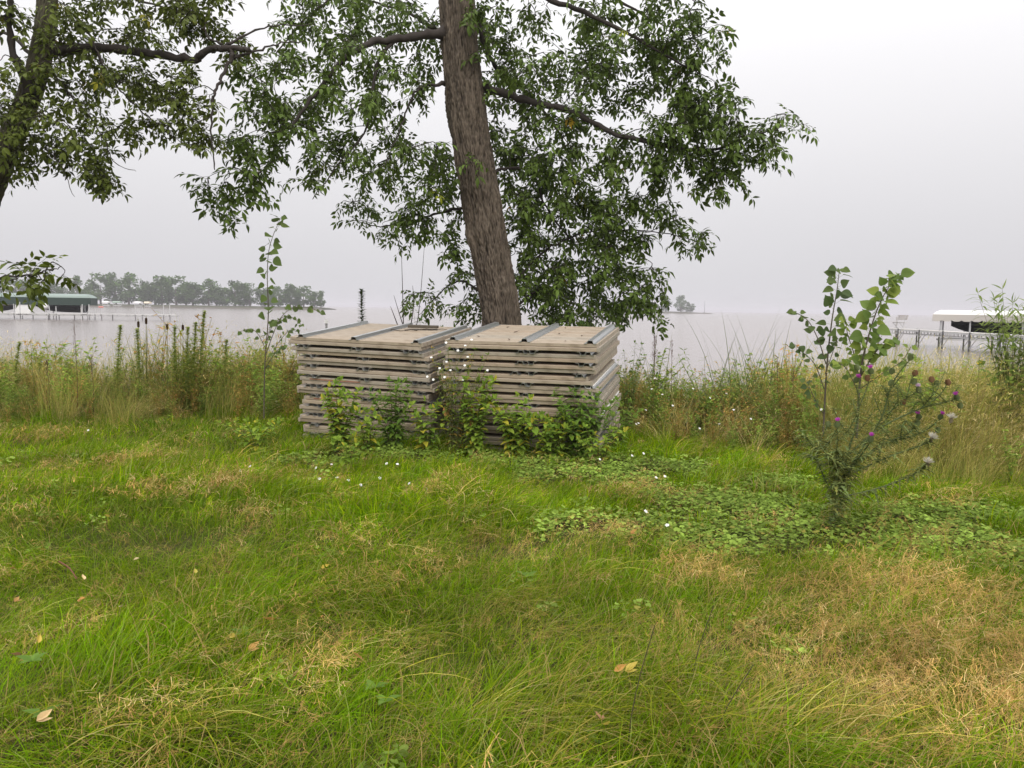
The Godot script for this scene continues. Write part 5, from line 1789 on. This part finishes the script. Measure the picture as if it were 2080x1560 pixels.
	for q in [[1330, 682, 10.2, 90, "fuzzy dark seed head beside the stacks' right end"], [1580, 725, 9.6, 40, "dark rusty seed spike standing left of the poplar saplings"], [1612, 745, 9.2, 30, "thin brown seed stalk before the darker poplar sapling"], [1365, 690, 10.0, 25, "short brown seed stalk in the reeds right of the stacks"], [185, 720, 10.3, 40, "brown seed stalk in the weeds of the left bank"], [95, 730, 10.3, 45, "brown-seeded weed near the left edge"], [150, 650, 10.0, 26, "tall thin brown stalk reaching over the water at left"]]:
		var top := P(q[0], q[1], q[2])
		var y := gh(top.x, top.z)
		var t := thing("seed_stalk", q[4], "weed", Vector3(top.x, y, top.z))
		var h := top.y - y
		var m := MB.new()
		m.tube([Vector3(0, -0.03, 0), Vector3(0.015, h * 0.5, 0), Vector3(0, h, 0)], [0.004, 0.0035, 0.002], 5, Color(0.1, 0.06, 0.035), false)
		part(t, "stem", m.mesh(), plain("green_stem", 0.6, 0.0, 0.3))
		var f := MB.new()
		for k in int(q[3]):
			var u := rng.randf()
			var p := Vector3(rng.randfn() * 0.03 * (1.0 - 0.6 * u), h * (0.72 + 0.28 * u), rng.randfn() * 0.03 * (1.0 - 0.6 * u))
			var b := Vector3(0, p.y - 0.03, 0)
			f.tube([b, p], [0.001, 0.0008], 3, Color(0.1, 0.06, 0.04), false)
			f.tube([p, p + Vector3(0, 0.006, 0), p + Vector3(0, 0.014, 0)], [0.001, 0.004, 0.001], 4, vary(Color(0.1, 0.05, 0.035), 0.3), false)
		part(t, "seed_head", f.mesh(), plain("dead_leaves", 0.7, 0.3)).set_meta("kind", "stuff")
	# white flowers scattered over the grass
	var lawn_list := [[640, 985, 0.14], [505, 978, 0.14], [780, 968, 0.12], [796, 972, 0.13], [1310, 1090, 0.16], [1345, 1110, 0.15], [540, 860, 0.2], [562, 845, 0.2], [180, 900, 0.14], [195, 815, 0.3], [686, 970, 0.12], [720, 1000, 0.1], [700, 994, 0.1], [770, 998, 0.1], [865, 1018, 0.1], [845, 1008, 0.1], [1305, 952, 0.14], [1330, 1000, 0.12], [1362, 996, 0.12], [1278, 955, 0.14], [500, 985, 0.12], [655, 998, 0.1], [735, 1010, 0.1], [1290, 900, 0.22], [1220, 960, 0.12]]
	for q in lawn_list:
		white_flower(G(q[0], q[1]), q[2], "small white flower on a thin stem in the lawn grass, " + ordinal(lawn_list.find(q), lawn_list, 0), pet, "white flowers in the lawn")
	var bank_list := [[1330, 768, 9.6], [1345, 800, 9.4], [1500, 832, 8.8], [1440, 808, 9.2], [1310, 832, 9.3], [1462, 862, 8.6], [1405, 790, 9.4], [1375, 825, 9.1], [1365, 775, 9.5], [1420, 870, 8.6], [1322, 790, 9.5], [1665, 830, 7.6], [1300, 860, 9.0], [1480, 800, 9.2], [1530, 850, 8.6]]
	for q in bank_list:
		var top := P(q[0], q[1], q[2])
		var y := gh(top.x, top.z)
		white_flower(Vector3(top.x, y, top.z), top.y - y, "small white flower over the weeds right of the stacks, " + ordinal(bank_list.find(q), bank_list, 0), pet, "white flowers in the bank weeds")
	# a weathered plank platform at the water's edge left of the stacks, with a white-capped post beyond
	var pl := thing("plank_platform", "weathered plank platform at the water's edge left of the stacks", "platform", Vector3(P(535, 735, 12.6).x, 0.55, P(535, 735, 12.6).z))
	for k in 7:
		var b := MB.new()
		b.box(Vector3(-0.62, -0.06, k * 0.145 - 0.5), Vector3(0.62, 0.0, k * 0.145 - 0.365), vary(Color(0.30, 0.24, 0.18), 0.15))
		part(pl, "plank", b.mesh(), plank_material())
	for s in [-0.55, 0.55]:
		for zz in [-0.4, 0.4]:
			part(pl, "leg", post_mesh(-1.4, -0.036, 0.05, Color(0.08, 0.07, 0.06)), plain("bark", 0.9, 0.0, 0.3), Transform3D(Basis.IDENTITY, Vector3(s, 0, zz)))
	pl.position.y = P(535, 737, 12.6).y
	var wp := P(663, 655, 16.0)
	var po := thing("white_capped_post", "thin post with a white cap standing in the water behind the left stack", "post", Vector3(wp.x, WATER, wp.z))
	part(po, "pole", post_mesh(-0.6, wp.y - WATER, 0.025, Color(0.3, 0.3, 0.3)), plain("dock_metal", 0.45))
	part(po, "cap", post_mesh(wp.y - WATER - 0.02, wp.y - WATER + 0.07, 0.045, Color(0.8, 0.8, 0.8)), plain("dock_metal", 0.45))


func thistle() -> void:
	var D := 5.5
	var at := G(1690, 1090)
	var t := thing("purple_thistle", "branching spiny thistle with purple flower heads standing alone at right", "thistle", at)
	var sm := plain("green_stem", 0.6, 0.0, 0.3)
	var lm := plain("thistle_leaves", 0.65, 0.8, 0.18)
	var col := Color(0.20, 0.23, 0.075)
	var stems := [
		[[[1690, 1095, 0], [1702, 1000, 0], [1722, 920, 0], [1744, 840, 0], [1740, 782, 0]], 0.014],
		[[[1704, 1000, 0], [1745, 920, -0.1], [1790, 850, -0.15], [1812, 780, -0.2], [1850, 728, -0.25]], 0.009],
		[[[1722, 925, 0], [1790, 868, 0.1], [1870, 830, 0.15], [1915, 818, 0.15], [1940, 812, 0.15]], 0.008],
		[[[1708, 985, 0], [1745, 930, -0.15], [1768, 898, -0.3]], 0.006],
		[[[1700, 1010, 0], [1700, 930, -0.12], [1701, 870, -0.22]], 0.006],
		[[[1715, 960, 0], [1790, 905, 0.2], [1845, 880, 0.25], [1866, 850, 0.25]], 0.006],
		[[[1800, 900, 0.2], [1870, 880, 0.3], [1908, 852, 0.3]], 0.005],
		[[[1712, 970, 0], [1800, 930, 0.1], [1870, 905, 0.1], [1892, 892, 0.1]], 0.006],
		[[[1792, 850, -0.1], [1840, 810, -0.1], [1866, 794, -0.1]], 0.005],
		[[[1700, 1020, 0], [1660, 930, 0.1], [1682, 862, 0.1]], 0.005],
		[[[1870, 830, 0.1], [1895, 800, 0.1], [1892, 775, 0.1]], 0.004],
		[[[1895, 815, 0.1], [1915, 795, 0.1], [1924, 778, 0.1]], 0.004],
		[[[1802, 800, -0.2], [1822, 775, -0.2], [1830, 765, -0.2]], 0.004],
		[[[1840, 815, -0.1], [1850, 775, -0.1], [1858, 760, -0.1]], 0.004],
		[[[1744, 830, 0], [1760, 790, 0.05], [1768, 760, 0.05]], 0.004],
		[[[1704, 1010, 0], [1790, 990, 0.2], [1860, 960, 0.25], [1884, 942, 0.25]], 0.005]]
	for k in 46:
		var from: Array = stems[rng.randi() % 12][0]
		var i := rng.randi() % (from.size() - 1)
		var w := rng.randf()
		var q := [lerpf(from[i][0], from[i + 1][0], w), lerpf(from[i][1], from[i + 1][1], w), lerpf(from[i][2], from[i + 1][2], w)]
		if q[1] < 800 or q[1] > 1050:
			continue
		var ox := rng.randf_range(-42, 48)
		stems.append([[q, [q[0] + ox * 0.5, q[1] - 18, q[2] + rng.randfn() * 0.06], [q[0] + ox, q[1] - rng.randf_range(25, 60), q[2] + rng.randfn() * 0.1]], 0.003])
	var f := MB.new()
	for s in stems:
		var pts := (s[0] as Array).map(func(q): return P(q[0], q[1], D + q[2]) - at)
		var path := curve3(pts, 5)
		var m := MB.new()
		m.smooth = true
		m.tube(path, taper(path.size(), s[1], minf(s[1], 0.004) * 0.8), 6, Color(0.10, 0.13, 0.05), false)
		part(t, "stem", m.mesh(), sm)
		var len_ := 0.0
		for i in path.size() - 1:
			len_ += path[i].distance_to(path[i + 1])
		var n := int(len_ * 115)
		for i in n:
			var u := (i + rng.randf()) / n
			var q := along(path, u)
			var low := clampf(1.0 - (q.y) / 0.9, 0, 1)
			var a := i * 2.4
			var ax := (along(path, u + 0.05) - along(path, u - 0.05)).normalized()
			var d := (Vector3(cos(a), 0, sin(a)) + ax * rng.randf_range(0.2, 0.8) + Vector3(0, -0.5 * low, 0)).normalized()
			spiny_leaf(f, q, d, lerpf(0.07, 0.11, low) * rng.randf_range(0.35, 1.5), lerpf(0.010, 0.02, low), vary(col, 0.4))
	# basal leaves
	for i in 80:
		var a := rng.randf() * TAU
		spiny_leaf(f, Vector3(rng.randfn() * 0.02, rng.randf_range(0.02, 0.6), rng.randfn() * 0.03), Vector3(cos(a), rng.randf_range(-0.2, 0.9), sin(a)).normalized(), rng.randf_range(0.07, 0.15), 0.022, vary(col, 0.4))
	part(t, "foliage", f.mesh(), lm).set_meta("kind", "stuff")
	for q in [[1740, 770, 0.0, 0, "open purple flower head"], [1701, 860, -0.22, 0, ""], [1769, 890, -0.3, 0, ""], [1866, 790, -0.1, 3, "pale half-open flower head"], [1943, 806, 0.15, 0, ""], [1866, 845, 0.25, 0, ""], [1911, 845, 0.3, 0, ""], [1769, 752, 0.05, 0, ""],
		[1762, 766, 0.05, 1, "brown spent flower head"], [1835, 815, -0.1, 1, ""], [1892, 769, 0.1, 1, ""], [1925, 775, 0.1, 1, ""], [1859, 756, -0.1, 1, ""],
		[1857, 773, -0.1, 2, "green closed bud"], [1903, 777, 0.1, 2, ""], [1950, 822, 0.15, 2, ""], [1811, 776, -0.2, 2, ""], [1850, 724, -0.25, 2, ""], [1812, 752, -0.2, 2, ""], [1682, 860, 0.1, 2, ""], [1864, 858, 0.25, 2, ""], [1740, 745, 0.0, 2, ""], [1905, 872, 0.3, 2, ""],
		[1892, 892, 0.1, 4, "white fluffy gone-over head"], [1932, 852, 0.3, 4, ""], [1884, 942, 0.25, 4, ""]]:
		var place := P(q[0], q[1], D + q[2]) - at
		var o := Vector3.ZERO
		var c := MB.new()
		c.smooth = true
		var k: int = q[3]
		var up := Vector3(rng.randfn() * 0.25, 1, rng.randfn() * 0.25).normalized()
		var body: Color = [Color(0.12, 0.15, 0.06), Color(0.2, 0.11, 0.06), Color(0.17, 0.21, 0.09), Color(0.12, 0.14, 0.06), Color(0.3, 0.25, 0.17)][k]
		var g := 1.0 if k < 4 else 0.7
		c.tube([o - up * 0.022, o - up * 0.018, o - up * 0.006, o + up * 0.006, o + up * 0.012], [0.004, 0.011 * g, 0.0155 * g, 0.012 * g, 0.007 * g], 9, body)
		var h := part(t, "flower_head", c.mesh(), lm, Transform3D(Basis.IDENTITY.scaled(Vector3.ONE * 1.35), place))
		if q[4] != "":
			h.set_meta("label", q[4])
		var sp := MB.new()
		for i in 46:
			var a := i * 2.4
			var e := lerpf(-0.016, 0.008, i / 46.0)
			var w := 0.0155 * sqrt(maxf(0.05, 1.0 - pow((e + 0.006) / 0.019, 2.0))) * g
			var u := up.cross(Vector3.RIGHT).normalized()
			var d := u * cos(a) + up.cross(u) * sin(a)
			sp.leaf(o + up * e + d * w * 0.9, (d + up * 0.6).normalized(), up, 0.008, 0.0022, 0, 0, body * 1.3, NARROW)
		part(h, "spines", sp.mesh(), lm)
		if k in [0, 3, 4]:
			var tf := MB.new()
			var tc := Color(0.55, 0.09, 0.50) if k == 0 else (Color(0.62, 0.42, 0.6) if k == 3 else Color(0.66, 0.62, 0.56))
			for i in 90:
				var a := rng.randf() * TAU
				var u := up.cross(Vector3.RIGHT).normalized()
				var sprd := rng.randf() * (0.85 if k < 4 else 2.2)
				var d := (up + (u * cos(a) + up.cross(u) * sin(a)) * sprd).normalized()
				tf.leaf(o + up * 0.006, d, u, rng.randf_range(0.018, 0.028) * (1.0 if k < 4 else 1.5), 0.0026, 0.1, 0, vary(tc, 0.2), NARROW)
			part(h, "tuft", tf.mesh(), plain("petals", 0.6, 0.5, 0.3))


func spiny_leaf(m: MB, o: Vector3, dir: Vector3, L: float, W: float, col: Color) -> void:
	var side := dir.cross(Vector3.UP).normalized()
	var nor := side.cross(dir).normalized()
	var n := 7
	var last := -1
	for i in n + 1:
		var t := float(i) / n
		var w := W * (1.0 if i % 2 else 0.28) * (1.0 - t * 0.85)
		var p := o + dir * L * t - Vector3.UP * L * 0.35 * t * t
		var fw := dir * (0.35 * w if i % 2 else 0.0)
		var a := m.add(p - side * w + nor * w * 0.5 + fw, col)
		m.add(p, col); m.add(p + side * w + nor * w * 0.5 + fw, col)
		if last >= 0:
			m.quad(last, a, a + 1, last + 1)
			m.quad(last + 1, a + 1, a + 2, last + 2)
		last = a


func litter() -> void:
	var dm := plain("dead_leaves", 0.7, 0.3)
	var tones := {"orange": Color(0.40, 0.22, 0.06), "yellow": Color(0.46, 0.36, 0.06), "brown": Color(0.28, 0.15, 0.07), "pale": Color(0.55, 0.42, 0.22)}
	for q in [[170, 1272, "orange", "near the left edge below the lying twig"], [220, 1089, "yellow", "far out on the dark lawn at left"], [88, 1163, "yellow", "near the left edge above the lying twig"], [28, 1207, "orange", "at the left edge level with the lying twig"], [397, 1212, "yellow", "left of centre in the green grass"], [432, 1213, "brown", "just right of a yellow leaf left of centre"], [662, 1199, "yellow", "upright in the grass below the left stack"], [477, 1361, "yellow", "curled, left of the torn orange leaf"], [515, 1382, "orange", "torn, in the lower left grass"], [655, 1313, "orange", "large and forked, left of the picture's middle"], [37, 1400, "brown", "at the lower left edge"], [90, 1537, "pale", "at the bottom left corner"], [252, 1287, "pale", "in the grass right of the first orange leaf"], [80, 1370, "yellow", "small, near the lower left edge"], [35, 1277, "orange", "small, at the left edge below the lying twig"], [467, 1218, "brown", "in the middle of the left lawn"], [725, 1406, "orange", "small, below the forked orange leaf"], [170, 1230, "pale", "at the end of the lying twig"], [280, 1185, "pale", "curled like a hook, left lawn"], [1255, 1430, "orange", "in the long green grass at lower centre"], [1280, 1424, "yellow", "beside an orange leaf at lower centre"], [1212, 1530, "brown", "at the bottom edge right of centre"], [1232, 1547, "yellow", "at the bottom edge beside the brown leaf"], [1285, 1125, "orange", "in the creeping plants at right of centre"], [530, 1165, "yellow", "in the left lawn, farthest of the yellow ones"], [548, 1318, "orange", "small, left of the forked orange leaf"]]:
		var g := G(q[0], q[1])
		var m := MB.new()
		var c := vary(tones[q[2]], 0.15)
		var L := rng.randf_range(0.035, 0.06)
		m.leaf(Vector3(-L / 2, 0, 0), Vector3.RIGHT, Vector3.UP, L, L * 0.5, -0.5, 0.9, c, OVATE)
		if rng.randf() < 0.5:
			m.leaf(Vector3(-L / 2, 0, 0), Vector3(0.7, 0.1, 0.7).normalized(), Vector3.UP, L * 0.8, L * 0.4, -0.4, 0.4, c * 0.9, OVATE)
		var o := part(self, "fallen_leaf", m.mesh(), dm)
		o.position = g + Vector3(0, 0.125, 0)
		o.rotation = Vector3(0.45 + rng.randf_range(-0.3, 0.3), rng.randf() * TAU, rng.randf_range(-0.3, 0.3))
		tag(o, "%s fallen leaf %s" % [q[2], q[3]], "leaf", "fallen leaves on the lawn")
	var a := G(122, 1190)
	var b := G(158, 1228)
	var m2 := MB.new()
	m2.smooth = true
	m2.tube(curve3([Vector3.ZERO, (b - a) * 0.5 + Vector3(0.01, 0.01, 0), b - a], 4), taper(9, 0.005, 0.003), 6, Color(0.16, 0.07, 0.04))
	var o2 := part(self, "fallen_twig", m2.mesh(), plain("wet_branch", 0.8, 0.0, 0.3))
	o2.position = a + Vector3(0, 0.125, 0)
	tag(o2, "reddish-brown twig lying in the grass near the left edge", "twig")
	var pk := leaf_kinds(1.0, 0.55, OVATE, [Color(0.168, 0.280, 0.056), Color(0.210, 0.336, 0.063)], 0.15, 0.35)
	for q in [[758, 1442, "broad-leaved plantain in the grass at lower centre left"], [782, 1474, "small broad-leaved plant below the plantain"], [90, 1502, "broad-leaved weed in the grass at bottom left"], [68, 1388, "small round-leaved weed near the lower left edge"], [1072, 1202, "pair of round leaves in the grass at centre"], [500, 1330, "small clover-like weed in the left lawn"]]:
		var t := thing("broad_leaved_weed", q[2], "weed", G(q[0], q[1]) + Vector3(0, 0.08, 0))
		for k in 5:
			var an := k * 1.3 + rng.randf()
			part(t, "leaf", pk[k % 2], plain("weed_leaves", 0.6, 1.0, 0.2), leaf_frame(Vector3.ZERO, Vector3(cos(an), 0.7, sin(an)), Vector3.UP, rng.randf_range(0.04, 0.075)))
	# bare dark grass stalks rising in the right foreground
	for q in [[1330, 1270, 1270, 1560, "dark bare stalk at lower right, the leftmost"], [1450, 1230, 1400, 1430, "dark bare stalk before the dry grass"], [1530, 1350, 1440, 1540, "dark bare stalk at lower right, the rightmost"]]:
		var foot := G(q[2], q[3])
		var dd := -(cam.transform.affine_inverse() * foot).z
		var tip := P(q[0], q[1], dd)
		var m := MB.new()
		m.smooth = true
		m.tube(curve3([Vector3.ZERO, (tip - foot) * 0.5 + Vector3(-0.015, 0, 0), tip - foot], 4), taper(9, 0.0028, 0.0016), 5, Color(0.07, 0.06, 0.03), false)
		for k in 9:
			var at := (tip - foot) * (0.6 + 0.045 * k)
			m.leaf(at, Vector3(rng.randfn(), 0.9, rng.randfn()).normalized(), Vector3.RIGHT, 0.022, 0.004, 0, 0, Color(0.12, 0.08, 0.04), NARROW)
		var o3 := part(self, "bare_stalk", m.mesh(), plain("green_stem", 0.6, 0.0, 0.3))
		o3.position = foot
		tag(o3, q[4], "stalk")
